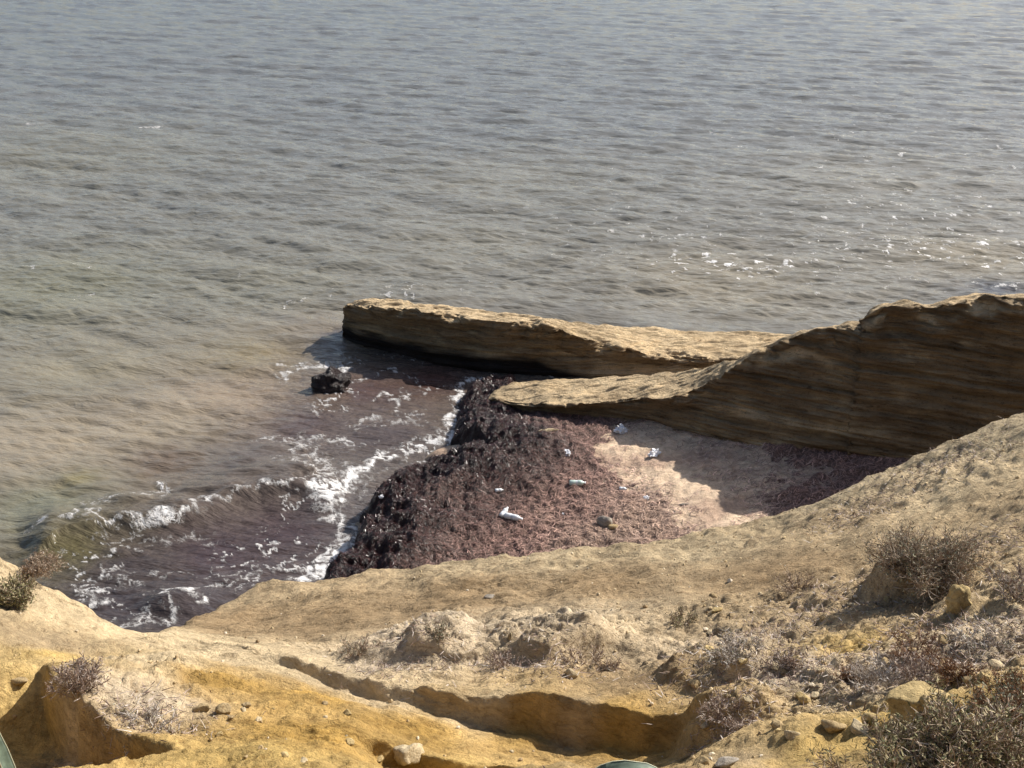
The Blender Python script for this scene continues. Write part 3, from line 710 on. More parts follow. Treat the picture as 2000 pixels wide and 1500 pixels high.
MOUNDS = [(at(800, 1275, z=4.1), 0.85, 0.62, 0.22), (at(900, 1290, z=4.2), 0.55, 0.45, 0.16), (at(1075, 1280, z=4.3), 0.58, 0.55, 0.26), (at(1150, 1260, z=4.35), 0.6, 0.5, 0.10),
          (at(1400, 1320, z=4.9), 0.45, 0.5, 0.16), (at(1500, 1300, z=5.05), 0.5, 0.4, 0.08), (at(1410, 1410, z=5.25), 0.36, 0.30, 0.20), (at(1800, 1120, z=5.0), 0.52, 0.50, 0.34)]
def hill(x, y, detail=True):
    x, y = np.asarray(x, float), np.asarray(y, float)
    wx, wy = x + 0.10 * n2(x * 1.2, y * 1.2, 85), y + 0.10 * n2(x * 1.2, y * 1.2, 86)
    up, lo = T_UP(x, y), T_LO(x, y)
    ly = lip_y(x)
    dmax = 0.22 * ss(-2.5, -1.6, x) + 0.9 * ss(-1.3, 0.0, x)
    lo = np.maximum(lo, np.where(x < 0.2, up - dmax - 2.0 * np.maximum(ly - y, 0), -9))
    dmin = 0.15 * ss(-2.7, -1.7, x) * (1 - ss(0.4, 1.0, x))
    lo = np.where(dmin > 0.004, np.minimum(lo, up - dmin + 0.9 * np.maximum(ly - 0.22 - y, 0) + 5 * ss(0.25, 0.8, ly - y)), lo)
    act = ss(-2.7, -2.1, x) * (1 - ss(1.15, 1.55, x))           # where the scarp exists
    k = ss(-0.07, 0.09, y - ly); soft = ss(-0.7, 0.4, y - ly)
    k = k * act + soft * (1 - act)
    z = lo * (1 - k) + up * k
    # second broken edge nearer the eye
    l2 = lip2_y(x); a2 = ss(-1.25, -0.6, x) * (1 - ss(0.9, 1.25, x))
    z = z - 0.26 * a2 * ss(0.0, 0.07, l2 - y) * (1 - ss(0.5, 1.3, l2 - y))
    # pale knob on the left with a steep shaded flank
    kx, ky = wx - KNOB[0], wy - KNOB[1]
    z = z + 0.26 * np.exp(-((kx / 0.75) ** 2 + (ky / 0.95) ** 2))
    e = poly_sd(wx + 0.03 * n2(x * 6, y * 6, 101), wy, EPOLY); _, et = pl_dist(wx, wy, EDGE)
    z = z - 0.55 * ss(-0.02, 0.09, e) * (1 - ss(0.45, 1.15, e)) * ss(0.0, 0.22, et) * (1 - ss(0.86, 1.0, et))
    for c, rx, ry, h in MOUNDS:
        d = np.sqrt(((wx - c[0]) / rx) ** 2 + ((wy - c[1]) / ry) ** 2)
        z = z + h * (1 - ss(0.62, 1.08, d)) * (1 - 0.3 * np.minimum(d, 1) ** 2)
    # drop beyond the rim
    s = poly_sd(x, y, RPOLY) + 0.07 * fbm2(x * 1.9, y * 1.9, 3, 87)
    z = z - np.where(s < 0, np.minimum(-s * 2.6, 9) + 0.0, 0) - 0.10 * np.exp(-np.maximum(s, 0) / 0.10)
    if detail:
        rough = grit(x, y); zb = z
        z = z + (0.05 + 0.05 * rough) * fbm2(x * 1.3, y * 1.3, 3, 88) + (0.008 + 0.028 * rough ** 2) * fbm2(x * 6.0, y * 8.0, 4, 89, 0.6)
        z = z + 0.010 * rough * fbm2(x * 13, y * 13, 2, 90, ridged=True) * ss(-0.2, 0.4, n2(x * 0.9, y * 0.9, 91))
        # broken crust: thin plates with ragged edges
        cr = fbm2(x * 1.5, y * 2.3, 5, 103, 0.6); cr2 = fbm2(x * 3.8, y * 5.2, 4, 108, 0.6)
        wgt = 0.06 + 0.9 * rough ** 1.4
        z = z + wgt * (0.040 * ss(-0.04, 0.05, cr - 0.12) + 0.020 * ss(-0.05, 0.06, cr2 - 0.2) - 0.010 * ss(-0.05, 0.05, -0.35 - cr2))
        # thin bedding steps
        b = (zb * 6.5 + 0.8 * n2(x * 0.7, y * 0.7, 92) + 0.25 * n2(x * 4, y * 4, 99)); fr = b - np.floor(b)
        z = z + 0.05 * (ss(0.40, 0.60, fr) - fr) * ss(-0.25, 0.3, n2(x * 0.5 + 7, y * 0.7, 93))
        b = (zb * 15 + 1.2 * n2(x * 0.9, y * 0.9, 94) + 0.3 * n2(x * 5, y * 5, 100)); fr = b - np.floor(b)
        z = z + 0.018 * (ss(0.38, 0.62, fr) - fr) * ss(-0.2, 0.3, n2(x * 0.8 + 3, y * 1.1, 96))
    return z
GRIT = [(W0(u, v, z), wt) for u, v, z, wt in (
    (500, 1180, 2.4, 0.25), (700, 1200, 2.8, 0.15), (900, 1120, 2.7, 0.45), (1200, 1110, 3.1, 0.45), (1300, 1160, 3.7, 0.3), (1500, 1100, 4.0, 0.2), (1600, 1000, 3.7, 0.45), (1800, 900, 4.1, 0.45), (1900, 850, 4.3, 0.5),
    (1700, 1050, 4.1, 0.25), (1900, 1000, 4.7, 0.5), (800, 1260, 4.0, 1.0), (1080, 1260, 4.2, 1.0), (380, 1250, 4.0, 0.2), (500, 1280, 4.3, 0.2), (600, 1305, 4.5, 0.2), (700, 1330, 4.7, 0.25), (850, 1352, 4.85, 0.25), (1000, 1370, 5.0, 0.3), (1250, 1370, 5.0, 0.35),
    (1500, 1180, 4.5, 0.9), (1700, 1150, 5.0, 0.9), (1400, 1300, 4.8, 1.0), (1550, 1340, 5.4, 0.9), (1750, 1300, 5.8, 1.0), (1900, 1250, 6.0, 1.0), (1750, 1400, 6.0, 0.8), (1600, 1470, 6.1, 0.5),
    (260, 1350, 5.0, 1.0), (300, 1280, 4.6, 0.6), (100, 1220, 4.8, 0.4), (60, 1160, 4.5, 0.5), (60, 1340, 5.3, 0.4), (600, 1400, 5.2, 0.5), (800, 1430, 5.0, 0.3), (1100, 1450, 4.8, 0.25), (500, 1470, 5.9, 0.6))]
def grit(x, y):
    num = 0; den = 0
    for p, wt in GRIT:
        k = 1 / ((x - p[0]) ** 2 + (y - p[1]) ** 2 + 0.05) ** 1.5; num = num + k * wt; den = den + k
    return num / den
def hill_colour(x, y, z):
    pale, tan_, brown, ochre, gold = (0.57, 0.445, 0.275), (0.42, 0.315, 0.188), (0.305, 0.215, 0.12), (0.43, 0.265, 0.075), (0.50, 0.345, 0.125)
    grey, dusk = (0.44, 0.345, 0.215), (0.58, 0.47, 0.33)
    c = lambda u, v, zz, wt, col: (*W0(u, v, zz), wt, col)
    n = 0.16 * fbm2(x * 1.5, y * 1.5, 3, 95); m = 0.16 * fbm2(x * 1.5, y * 1.5, 3, 98)
    C = blend_cols(x + n, y + m, [
        c(500, 1140, 2.1, 1, tan_), c(640, 1130, 2.1, 1, tan_), c(480, 1200, 2.5, 1.5, brown), c(650, 1210, 2.8, 2, brown), c(900, 1170, 3.0, 2, brown), c(900, 1100, 2.4, 1, grey), c(1100, 1085, 2.8, 1, grey),
        c(1150, 1150, 3.3, 1.5, brown), c(1350, 1060, 3.3, 1, grey), c(1500, 1110, 4.0, 1.5, brown), c(1650, 960, 3.6, 1, (0.43, 0.345, 0.22)), c(1850, 870, 4.2, 1, (0.43, 0.345, 0.22)), c(1650, 1020, 3.85, 1, tan_), c(1850, 950, 4.35, 1, pale),
        c(1950, 1000, 4.8, 1, tan_), c(2000, 850, 4.7, 1, (0.43, 0.345, 0.22)), c(800, 1260, 4.1, 1.8, dusk), c(900, 1260, 4.1, 1.5, dusk), c(1080, 1250, 4.2, 1.8, dusk), c(750, 1300, 4.3, 1, dusk), c(1150, 1240, 4.2, 0.6, pale),
        c(330, 1250, 4.0, 1.2, pale), c(450, 1275, 4.3, 1, pale), c(600, 1310, 4.5, 1, pale), c(750, 1340, 4.75, 0.8, pale), c(950, 1360, 4.95, 0.8, pale), c(1150, 1375, 5.0, 0.8, tan_), c(1250, 1340, 4.8, 1, brown),
        c(1450, 1190, 4.5, 1, tan_), c(1700, 1170, 5.1, 1, tan_), c(1400, 1280, 4.7, 1, dusk), c(1550, 1310, 5.3, 1, dusk), c(1650, 1260, 5.3, 0.8, gold), c(1750, 1320, 5.9, 1, dusk), c(1900, 1250, 6.0, 1, dusk),
        c(1950, 1330, 6.4, 0.8, gold), c(1750, 1400, 6.0, 1, gold), c(1600, 1470, 6.1, 1.2, gold), c(1450, 1480, 6.0, 1, tan_),
        c(260, 1320, 4.9, 1, pale), c(280, 1400, 5.3, 1, dusk), c(60, 1180, 4.6, 1, pale), c(200, 1215, 4.2, 1, pale), c(80, 1240, 4.9, 1, tan_), c(120, 1275, 5.0, 0.8, gold), c(40, 1350, 5.4, 1.2, gold), c(100, 1450, 5.9, 1, ochre),
        c(450, 1370, 5.0, 1, ochre), c(600, 1360, 5.0, 1, ochre), c(600, 1430, 5.5, 1.2, ochre), c(800, 1420, 5.0, 1, ochre), c(1000, 1440, 4.7, 1.5, ochre), c(1200, 1450, 4.8, 1.5, ochre), c(500, 1480, 5.9, 1.2, gold), c(900, 1490, 5.5, 1, gold), c(0, 1550, 6.5, 2, gold),
    ], 3.0)
    return np.clip(C * (1 + 0.12 * fbm2(x * 2.3, y * 2.3, 4, 97))[..., None], 0.02, 0.8)
def build_hill():
    xi = np.concatenate([np.linspace(-0.66, -0.39, 40, endpoint=False), np.linspace(-0.39, 0.385, 580), np.linspace(0.39, 0.75, 50)])
    x8 = xi * 12.2; ly = lip_y(x8)
    rows = []
    def seg(a, b, n): rows.append(a[None] + (b - a)[None] * (np.arange(n) / n)[:, None])
    one = np.ones_like(xi)
    l2 = np.interp(xi * 9.6, LIP2[:, 0], LIP2[:, 1])
    seg(one * -2.5, one * 4.6, 60); seg(one * 4.6, l2 - 0.25, 60); seg(l2 - 0.25, l2 + 0.12, 40); seg(l2 + 0.12, ly - 0.25, 50); seg(ly - 0.25, ly + 0.25, 90)
    seg(ly + 0.25, one * 15.6, 380); seg(one * 15.6, one * 21.0, 50)
    Y = np.vstack(rows); Y = np.sort(Y, axis=0)
    X = xi[None] * (Y + 4.0)
    Z = hill(X, Y)
    Z = np.maximum(Z, -1.5)
    C = hill_colour(X, Y, Z)
    me = raw_mesh("hillside", np.stack([X, Y, Z], -1).reshape(-1, 3), grid_faces(*X.shape), {"Col": C.reshape(-1, 3), "Grit": grit(X, Y).ravel()})
    tag(link("hillside", me, M_GROUND), "eroded ochre sandstone slope falling to the cove", kind="structure")
build_hill()

def ground_at(u, v):
    """first point of the slope along the view through photo pixel (u, v)"""
    a, b = (u - 1000) / FPX, -(v - 750) / FPX
    d = np.array([a, CP + b * SP, -SP + b * CP]); t = np.linspace(3.5, 24, 2600)
    P = np.array([0, 0, H]) + d * t[:, None]
    below = P[:, 2] < hill(P[:, 0], P[:, 1])
    i = int(np.argmax(below)) if below.any() else len(t) - 1
    return P[i]
def beach_at(u, v):
    a, b = (u - 1000) / FPX, -(v - 750) / FPX
    d = np.array([a, CP + b * SP, -SP + b * CP]); t = np.linspace(15, 32, 1700)
    P = np.array([0, 0, H]) + d * t[:, None]
    z, s = beach_base(P[:, 0], P[:, 1]); z = z + np.maximum(weed_thick(P[:, 0], P[:, 1], s), 0)
    return P[int(np.argmax(P[:, 2] < z))]

# ================================================================== LOOSE OBJECTS: builders
def ico(sub):
    import bmesh
    bm = bmesh.new(); bmesh.ops.create_icosphere(bm, subdivisions=sub, radius=1.0)
    V = np.array([v.co[:] for v in bm.verts]); F = np.array([[v.index for v in f.verts] for f in bm.faces]); bm.free()
    return V, F
ICO = {i: ico(i) for i in (1, 2, 3, 4, 5)}
def rock_shape(size, seed, sub=3, planes=13, rough=0.12):
    V, F = ICO[sub]; r = np.random.RandomState(seed); V = V.copy()
    N = r.normal(size=(planes, 3)); N /= np.linalg.norm(N, axis=1)[:, None]; D = r.uniform(0.45, 0.85, planes)
    for n, d in zip(N, D):                                          # broken faces
        k = V @ n - d; V -= np.maximum(k, 0)[:, None] * n * 0.9
    nr = V / np.linalg.norm(V, axis=1)[:, None]
    V = V + nr * (rough * fbm3(V[:, 0] * 1.7, V[:, 1] * 1.7, V[:, 2] * 1.7, 4, seed % 50 + 1))[:, None]
    return V * np.array(size), F
def rock(name, p, size, seed, mat, label, cat="stone", group=None, rz=0.0, sub=3, sink=0.35, rough=0.14):
    V, F = rock_shape(size, seed, sub, rough=rough)
    o = link(name, raw_mesh(name, V, F, smooth=sub > 2), mat); o.location = (p[0], p[1], p[2] + size[2] * (1 - 2 * sink)); o.rotation_euler.z = rz
    return tag(o, label, cat, group)

def tube(P, rad, k=3):
    P = np.array(P); n = len(P); d = np.gradient(P, axis=0); d /= np.linalg.norm(d, axis=1)[:, None] + 1e-9
    a = np.cross(d, [0.31, 0.2, 0.93]); a /= np.linalg.norm(a, axis=1)[:, None] + 1e-9; b = np.cross(d, a)
    th = np.arange(k) * 2 * math.pi / k
    V = P[:, None] + (a[:, None] * np.cos(th)[None, :, None] + b[:, None] * np.sin(th)[None, :, None]) * np.array(rad)[:, None, None]
    i = np.arange(n * k).reshape(n, k); j = np.roll(i, -1, 1)
    return V.reshape(-1, 3), np.stack([i[:-1], j[:-1], j[1:], i[1:]], -1).reshape(-1, 4)
def ribbons(P0, D, L, W, r, curl=0.35):
    """many two-segment tapered ribbons: start, direction, length, width"""
    n = len(P0); D = D / (np.linalg.norm(D, axis=1)[:, None] + 1e-9)
    S = np.cross(D, r.normal(size=(n, 3))); S /= np.linalg.norm(S, axis=1)[:, None] + 1e-9
    B = np.cross(D, S) * (r.uniform(-curl, curl, n) * L)[:, None]
    M = P0 + D * (L * 0.55)[:, None] + B * 0.6; E = P0 + D * L[:, None] + B * 0.2
    w = (S * W[:, None] * 0.5)
    V = np.stack([P0 - w, P0 + w, M - w * 0.8, M + w * 0.8, E - w * 0.25, E + w * 0.25], 1)
    b = np.arange(n)[:, None] * 6
    F = np.concatenate([b + np.array([0, 1, 3, 2]), b + np.array([2, 3, 5, 4])])
    return V.reshape(-1, 3), F, M, E
def shrub(p, rad, h, seed, twig, leaf, label, name="dry_shrub", cat="shrub", stems=18, twigs=900, leaves=1200, leaf_l=0.02, leaf_w=0.008, lean=(0, 0), twig_w=0.005, group=None, spread=1.0):
    r = np.random.RandomState(seed)
    root = empty(name, p); tag(root, label, cat, group)
    VS, FS, off = [], [], 0; anchors, dirs = [], []
    for i in range(stems):
        a = r.rand() * 2 * math.pi; q = math.sqrt(r.rand()) * spread
        tip = np.array([math.cos(a) * rad * q + lean[0], math.sin(a) * rad * q + lean[1], h * (1.02 - 0.55 * q ** 2) * r.uniform(0.75, 1.1)])
        st = np.array([math.cos(a) * rad * 0.15 * r.rand(), math.sin(a) * rad * 0.15 * r.rand(), -0.05])
        t = np.linspace(0, 1, 5)[:, None]
        P = st * (1 - t) + tip * t + np.sin(t * math.pi) * np.array([r.normal() * 0.07 * rad, r.normal() * 0.07 * rad, h * 0.10]) + r.normal(size=(5, 3)) * 0.02 * rad * t
        V, F = tube(P, 0.007 * (1 - 0.75 * t[:, 0]) * (0.6 + rad)); VS.append(V); FS.append(F + off); off += len(V)
        for f in np.linspace(0.25, 1, 14):
            k = f * 4; i0 = min(int(k), 3); anchors.append(P[i0] + (P[i0 + 1] - P[i0]) * (k - i0)); dirs.append(P[-1] - P[0])
    link("stems", raw_mesh("stems", np.vstack(VS), np.vstack(FS)), twig, root)
    anchors, dirs = np.array(anchors), np.array(dirs)
    i = r.randint(0, len(anchors), twigs); d0 = dirs[i] / (np.linalg.norm(dirs[i], axis=1)[:, None] + 1e-9)
    D = d0 * 0.7 + r.normal(size=(twigs, 3)) * 0.65 + np.array([0, 0, 0.25])
    L = r.uniform(0.14, 0.38, twigs) * (rad + h) * 0.6
    V1, F1, M1, E1 = ribbons(anchors[i], D, L, r.uniform(0.6, 1.3, twigs) * twig_w, r)
    j = r.randint(0, twigs, twigs * 2); Dn = D[j] / np.linalg.norm(D[j], axis=1)[:, None] + r.normal(size=(twigs * 2, 3)) * 0.7
    V2, F2, M2, E2 = ribbons(M1[j] * 0.5 + E1[j] * 0.5, Dn, L[j] * r.uniform(0.25, 0.6, twigs * 2), r.uniform(0.5, 1.0, twigs * 2) * twig_w, r)
    V = np.vstack([V1, V2]); V[:, 2] = np.maximum(V[:, 2], -0.06)
    link("twigs", raw_mesh("twigs", V, np.vstack([F1, F2 + len(V1)]), smooth=False), twig, root)
    if leaves:
        A = np.vstack([M1, E1, M2, E2]); A = A[r.randint(0, len(A), leaves)] + r.normal(size=(leaves, 3)) * 0.008
        V, F, _, _ = ribbons(A, r.normal(size=(leaves, 3)) + np.array([0, 0, 0.5]), r.uniform(0.5, 1.4, leaves) * leaf_l, r.uniform(0.7, 1.3, leaves) * leaf_w, r)
        V[:, 2] = np.maximum(V[:, 2], -0.04)
        o = link("foliage", raw_mesh("foliage", V, F, smooth=False), leaf, root); o["kind"] = "stuff"
    return root

# ------------------------------------------------------------------ materials of the loose objects
T_BROWN = make_twig_mat("dry_brown_twigs", [(0.13, 0.09, 0.06), (0.27, 0.19, 0.13), (0.40, 0.31, 0.23), (0.55, 0.47, 0.38)])
T_PURPLE = make_twig_mat("dry_purple_twigs", [(0.14, 0.095, 0.075), (0.28, 0.20, 0.16), (0.42, 0.335, 0.28), (0.60, 0.535, 0.47)])
T_PALE = make_twig_mat("bleached_twigs", [(0.22, 0.17, 0.13), (0.38, 0.32, 0.26), (0.54, 0.48, 0.42), (0.64, 0.60, 0.55)])
T_RED = make_twig_mat("reddish_twigs", [(0.13, 0.07, 0.04), (0.27, 0.15, 0.085), (0.36, 0.24, 0.15)])
L_OLIVE = make_twig_mat("olive_leaves", [(0.07, 0.075, 0.035), (0.16, 0.155, 0.075), (0.28, 0.245, 0.13), (0.42, 0.34, 0.21)])
L_GREY = make_twig_mat("grey_green_leaves", [(0.11, 0.115, 0.075), (0.20, 0.20, 0.135), (0.32, 0.30, 0.21), (0.44, 0.37, 0.28)])
L_DRY = make_twig_mat("dry_leaves", [(0.15, 0.10, 0.07), (0.28, 0.20, 0.145), (0.42, 0.34, 0.26)])
R_OCHRE = make_rock_mat("ochre_stone", (0.46, 0.345, 0.165)); R_PALE = make_rock_mat("pale_stone", (0.50, 0.40, 0.25))
R_TAN = make_rock_mat("tan_stone", (0.42, 0.31, 0.165)); R_GREY = make_rock_mat("grey_stone", (0.33, 0.29, 0.24)); R_DARK = make_rock_mat("dark_wet_stone", (0.04, 0.032, 0.03))

# ------------------------------------------------------------------ shrubs on the slope
shrub(ground_at(28, 1182), 0.20, 0.23, 11, T_BROWN, L_OLIVE, "olive brown shrub at the left end of the ridge above the sea", "ridge_shrub", stems=22, twigs=1100, leaves=2600, leaf_l=0.03, leaf_w=0.010)
shrub(ground_at(40, 1122), 0.20, 0.14, 12, T_BROWN, L_DRY, "feathery brown shrub leaning off the left ridge against the water", "ridge_shrub", stems=20, twigs=900, leaves=900, lean=(0.20, 0.05))
shrub(ground_at(150, 1352), 0.20, 0.20, 13, T_PURPLE, L_DRY, "purplish dead shrub on the shaded flank of the pale knob", stems=20, twigs=1000, leaves=700)
shrub(ground_at(1815, 1130), 0.50, 0.32, 14, T_BROWN, L_GREY, "large rounded dry bush casting a broad shadow on the right slope", "dry_bush", "bush", stems=40, twigs=3400, leaves=4200, leaf_l=0.026, leaf_w=0.009)
shrub(ground_at(1995, 1170), 0.26, 0.22, 15, T_PURPLE, L_GREY, "small grey bush at the right edge beyond the round ochre stone", stems=16, twigs=700, leaves=600)
shrub(ground_at(1760, 1550), 0.38, 0.20, 16, T_BROWN, L_OLIVE, "low reddish end of the big bushes in the bottom right corner", "corner_bush", "bush", stems=30, twigs=2000, leaves=3600, leaf_l=0.026, leaf_w=0.008, twig_w=0.004)
shrub(ground_at(1900, 1525), 0.42, 0.21, 17, T_BROWN, L_OLIVE, "dense green brown bush in the bottom right corner", "corner_bush", "bush", stems=36, twigs=2600, leaves=5000, leaf_l=0.028, leaf_w=0.008, twig_w=0.006)
shrub(ground_at(2015, 1460), 0.38, 0.18, 18, T_RED, L_GREY, "green topped bush cut by the right edge above the corner bush", "corner_bush", "bush", stems=30, twigs=2000, leaves=3800, leaf_l=0.028, leaf_w=0.008, twig_w=0.006)
shrub(ground_at(850, 1245), 0.13, 0.10, 19, T_BROWN, L_GREY, "small grey green tuft on top of the first pale mound", "shrub_tuft", stems=10, twigs=240, leaves=420)
shrub(ground_at(1150, 1305), 0.26, 0.10, 20, T_BROWN, L_DRY, "thin brown scrub on the front of the second pale mound", stems=14, twigs=420, leaves=220)
shrub(ground_at(985, 1300), 0.18, 0.10, 35, T_PURPLE, L_DRY, "dark dead scrub in the cleft between the two pale mounds", stems=12, twigs=380, leaves=150)
shrub(ground_at(1425, 1405), 0.24, 0.10, 21, T_PURPLE, L_DRY, "purplish twiggy scrub capping the mound over the ochre hollow", stems=18, twigs=700, leaves=350)
shrub(ground_at(1430, 1275), 0.26, 0.08, 22, T_PALE, L_GREY, "bleached scrub on the mound right of the pale mounds", stems=18, twigs=700, leaves=300)
shrub(ground_at(1545, 1300), 0.22, 0.08, 23, T_PURPLE, L_DRY, "purple grey dead shrub, first of the row across the scrubby slope", stems=14, twigs=520, leaves=240)
shrub(ground_at(1655, 1325), 0.11, 0.13, 24, T_RED, L_DRY, "small round rust brown tuft among bleached twigs", "shrub_tuft", stems=12, twigs=380, leaves=300)
shrub(ground_at(1730, 1335), 0.28, 0.06, 25, T_PALE, L_DRY, "bleached mat of dead twigs above the ochre boulder", stems=18, twigs=800, leaves=150)
shrub(ground_at(1800, 1328), 0.24, 0.07, 26, T_PURPLE, L_DRY, "purple grey twig mat just above the ochre boulder's right side", stems=18, twigs=700, leaves=180)
shrub(ground_at(1865, 1325), 0.18, 0.12, 27, T_RED, L_DRY, "rust brown dry shrub at the right end of the twig mats", stems=16, twigs=700, leaves=500)
shrub(ground_at(1790, 1275), 0.20, 0.10, 28, T_RED, L_DRY, "low reddish scrub between the big bush and the twig mats", stems=12, twigs=420, leaves=240)
shrub(ground_at(1920, 1265), 0.25, 0.07, 29, T_PALE, L_GREY, "pale grey scrub below the round ochre stone", stems=16, twigs=600, leaves=240)
shrub(ground_at(1330, 1222), 0.16, 0.12, 30, T_BROWN, L_OLIVE, "small olive tuft alone on the smooth brown slope", "shrub_tuft", stems=10, twigs=300, leaves=460)
shrub(ground_at(1560, 1150), 0.30, 0.07, 31, T_BROWN, L_DRY, "thin straw scrub on the slope left of the large dry bush", stems=14, twigs=380, leaves=120)
shrub(ground_at(1960, 1370), 0.20, 0.14, 32, T_RED, L_OLIVE, "rusty shrub behind the corner bushes under the golden bank", stems=16, twigs=700, leaves=700)
shrub(ground_at(285, 1425), 0.30, 0.04, 33, T_PALE, L_GREY, "grey lichen coloured scrub on the face of the pale knob", stems=16, twigs=420, leaves=160)
shrub(ground_at(705, 1275), 0.24, 0.07, 34, T_BROWN, L_GREY, "dark low scrub at the left foot of the first pale mound", stems=14, twigs=360, leaves=200)

# ------------------------------------------------------------------ stones on the slope
rock("stone", ground_at(1868, 1192), (0.115, 0.10, 0.15), 3, R_OCHRE, "rounded ochre stone below the large dry bush", sink=0.3, sub=4, rough=0.3)
rock("boulder", ground_at(1790, 1395), (0.22, 0.17, 0.15), 5, R_OCHRE, "split ochre boulder below the twig mats", "boulder", rz=0.4, sub=4, sink=0.25)
rock("boulder", ground_at(1830, 1400), (0.15, 0.13, 0.11), 8, R_OCHRE, "smaller ochre boulder against the corner bush", "boulder", rz=1.1, sub=4, sink=0.25)
rock("boulder", ground_at(793, 1496), (0.14, 0.13, 0.13), 9, R_PALE, "pale pitted boulder at the bottom edge under the broken ledge", "boulder", rz=0.2, sub=4, sink=0.15, rough=0.18)
rock("stone", ground_at(395, 1386), (0.075, 0.06, 0.05), 10, R_TAN, "tan stone on the ochre floor, left one of two")
rock("stone", ground_at(436, 1392), (0.085, 0.06, 0.06), 11, R_TAN, "tan stone on the ochre floor, right one of two", rz=0.7)
rock("stone", ground_at(335, 1428), (0.035, 0.03, 0.03), 12, R_PALE, "small white stone at the foot of the pale knob")
rock("stone_slab", ground_at(1418, 1498), (0.085, 0.05, 0.045), 13, R_GREY, "grey stone slab standing at the end of the ochre hollow", rz=0.5, sink=0.1)
rock("stone", ground_at(1375, 1490), (0.05, 0.05, 0.03), 14, R_TAN, "flat tan stone beside the grey slab")
rock("stone", ground_at(1625, 1425), (0.10, 0.07, 0.06), 15, R_TAN, "angular tan stone, left of the pair left of the ochre boulder", rz=0.3)
rock("stone", ground_at(1680, 1430), (0.10, 0.06, 0.06), 16, R_PALE, "angular pale stone, right of the pair left of the ochre boulder", rz=2.0)
rock("stone", ground_at(1545, 1437), (0.07, 0.05, 0.035), 17, R_PALE, "pale flat stone on bare gold ground below the scrub")
rock("stone", ground_at(1700, 1408), (0.06, 0.05, 0.05), 18, R_OCHRE, "ochre stone just left of the split boulder")
rock("stone", ground_at(1960, 1120), (0.07, 0.05, 0.035), 19, R_PALE, "flat white stone near the right edge, right of the large bush")
rock("stone", ground_at(1785, 1210), (0.06, 0.05, 0.04), 20, R_PALE, "pale stone in the shadow of the large dry bush")
rock("stone", ground_at(955, 1166), (0.09, 0.04, 0.025), 21, R_GREY, "lone flat dark stone on the brown slope above the pale mounds")
rock("stone", ground_at(1115, 1320), (0.06, 0.05, 0.05), 22, R_PALE, "pale stone at the right foot of the second pale mound")
rock("stone", ground_at(996, 1250), (0.025, 0.02, 0.06), 23, R_PALE, "white upright stone in the cleft of the pale mounds", sink=0.2)
rock("stone", ground_at(40, 1330), (0.09, 0.05, 0.03), 24, R_TAN, "flat tan stone on the gold ground at the left edge")
rock("stone", ground_at(1000, 1470), (0.025, 0.02, 0.02), 25, R_PALE, "little pebble on the rim above the agave")
MARKS = [(1420, 1290, "the bleached scrub mound"), (1545, 1300, "the first purple grey shrub"), (1655, 1325, "the small rust brown tuft"), (1800, 1160, "the large dry bush"), (1330, 1222, "the lone olive tuft"),
         (1560, 1150, "the thin straw scrub"), (1920, 1265, "the pale grey scrub"), (1960, 1120, "the flat white stone"), (1600, 1420, "the angular stone pair"), (1790, 1275, "the low reddish scrub"), (1480, 1400, "the twig capped mound"),
         (500, 1380, "the two tan stones"), (640, 1390, "the middle of the ochre floor"), (760, 1480, "the pale pitted boulder"), (500, 1480, "the ochre floor's lower edge")]
rr = random.Random(4); used = {}
def loose(u, v, s, seed, where):
    mat, word = rr.choice(((R_PALE, "pale"), (R_TAN, "tan"), (R_OCHRE, "ochre")))
    mk = min(MARKS, key=lambda m_: (m_[0] - u) ** 2 + (m_[1] - v) ** 2)
    side = "above" if v < mk[1] - 12 else "below" if v > mk[1] + 12 else "beside"
    lab = f"small {word} loose stone {side} {mk[2]}"
    if lab in used: return
    used[lab] = 1
    rock("loose_stone", ground_at(u, v), (s * rr.uniform(0.9, 1.6), s, s * rr.uniform(0.5, 0.9)), seed, mat, lab, group="loose stones on " + where, rz=rr.random() * 3, sub=2)
for i in range(60):
    u, v = rr.uniform(1330, 1990), rr.uniform(1130, 1430)
    if u > 1650 and v > 1340: continue
    loose(u, v, rr.uniform(0.022, 0.055), 100 + i, "the right slope")
for i in range(24):
    loose(rr.uniform(420, 780), rr.uniform(1370, 1495), rr.uniform(0.014, 0.035), 200 + i, "the ochre floor")

# pebbles and twig litter nobody could count
def scatter_pebbles():
    r = np.random.RandomState(9); V0, F0 = ICO[1]; n = 2600
    x = r.uniform(-5.5, 6.5, n); y = r.uniform(5.2, 14.5, n); g = grit(x, y) * (0.4 + 0.6 * (x > 0.8))
    k = (r.rand(n) < g * 1.1) & (poly_sd(x, y, RPOLY) > 0.1); x, y = x[k], y[k]; n = len(x); z = hill(x, y)
    s = r.uniform(0.005, 0.018, n) * r.choice([1, 1, 1.5], n)
    V = V0[None] * (s[:, None] * r.uniform(0.6, 1.3, (n, 3)))[:, None] * r.uniform(0.75, 1.2, (n, len(V0), 1)) + np.stack([x, y, z + s * 0.2], 1)[:, None]
    F = (np.arange(n)[:, None, None] * len(V0) + F0[None]).reshape(-1, 3)
    m = make_twig_mat("pebble_stone", [(0.26, 0.18, 0.10), (0.44, 0.33, 0.18), (0.55, 0.43, 0.26), (0.62, 0.54, 0.42)], 0.95)
    tag(link("pebbles", raw_mesh("pebbles", V.reshape(-1, 3), F, smooth=False), m), "tiny pebbles and crumbs strewn over the slope", "pebbles", kind="stuff")
scatter_pebbles()
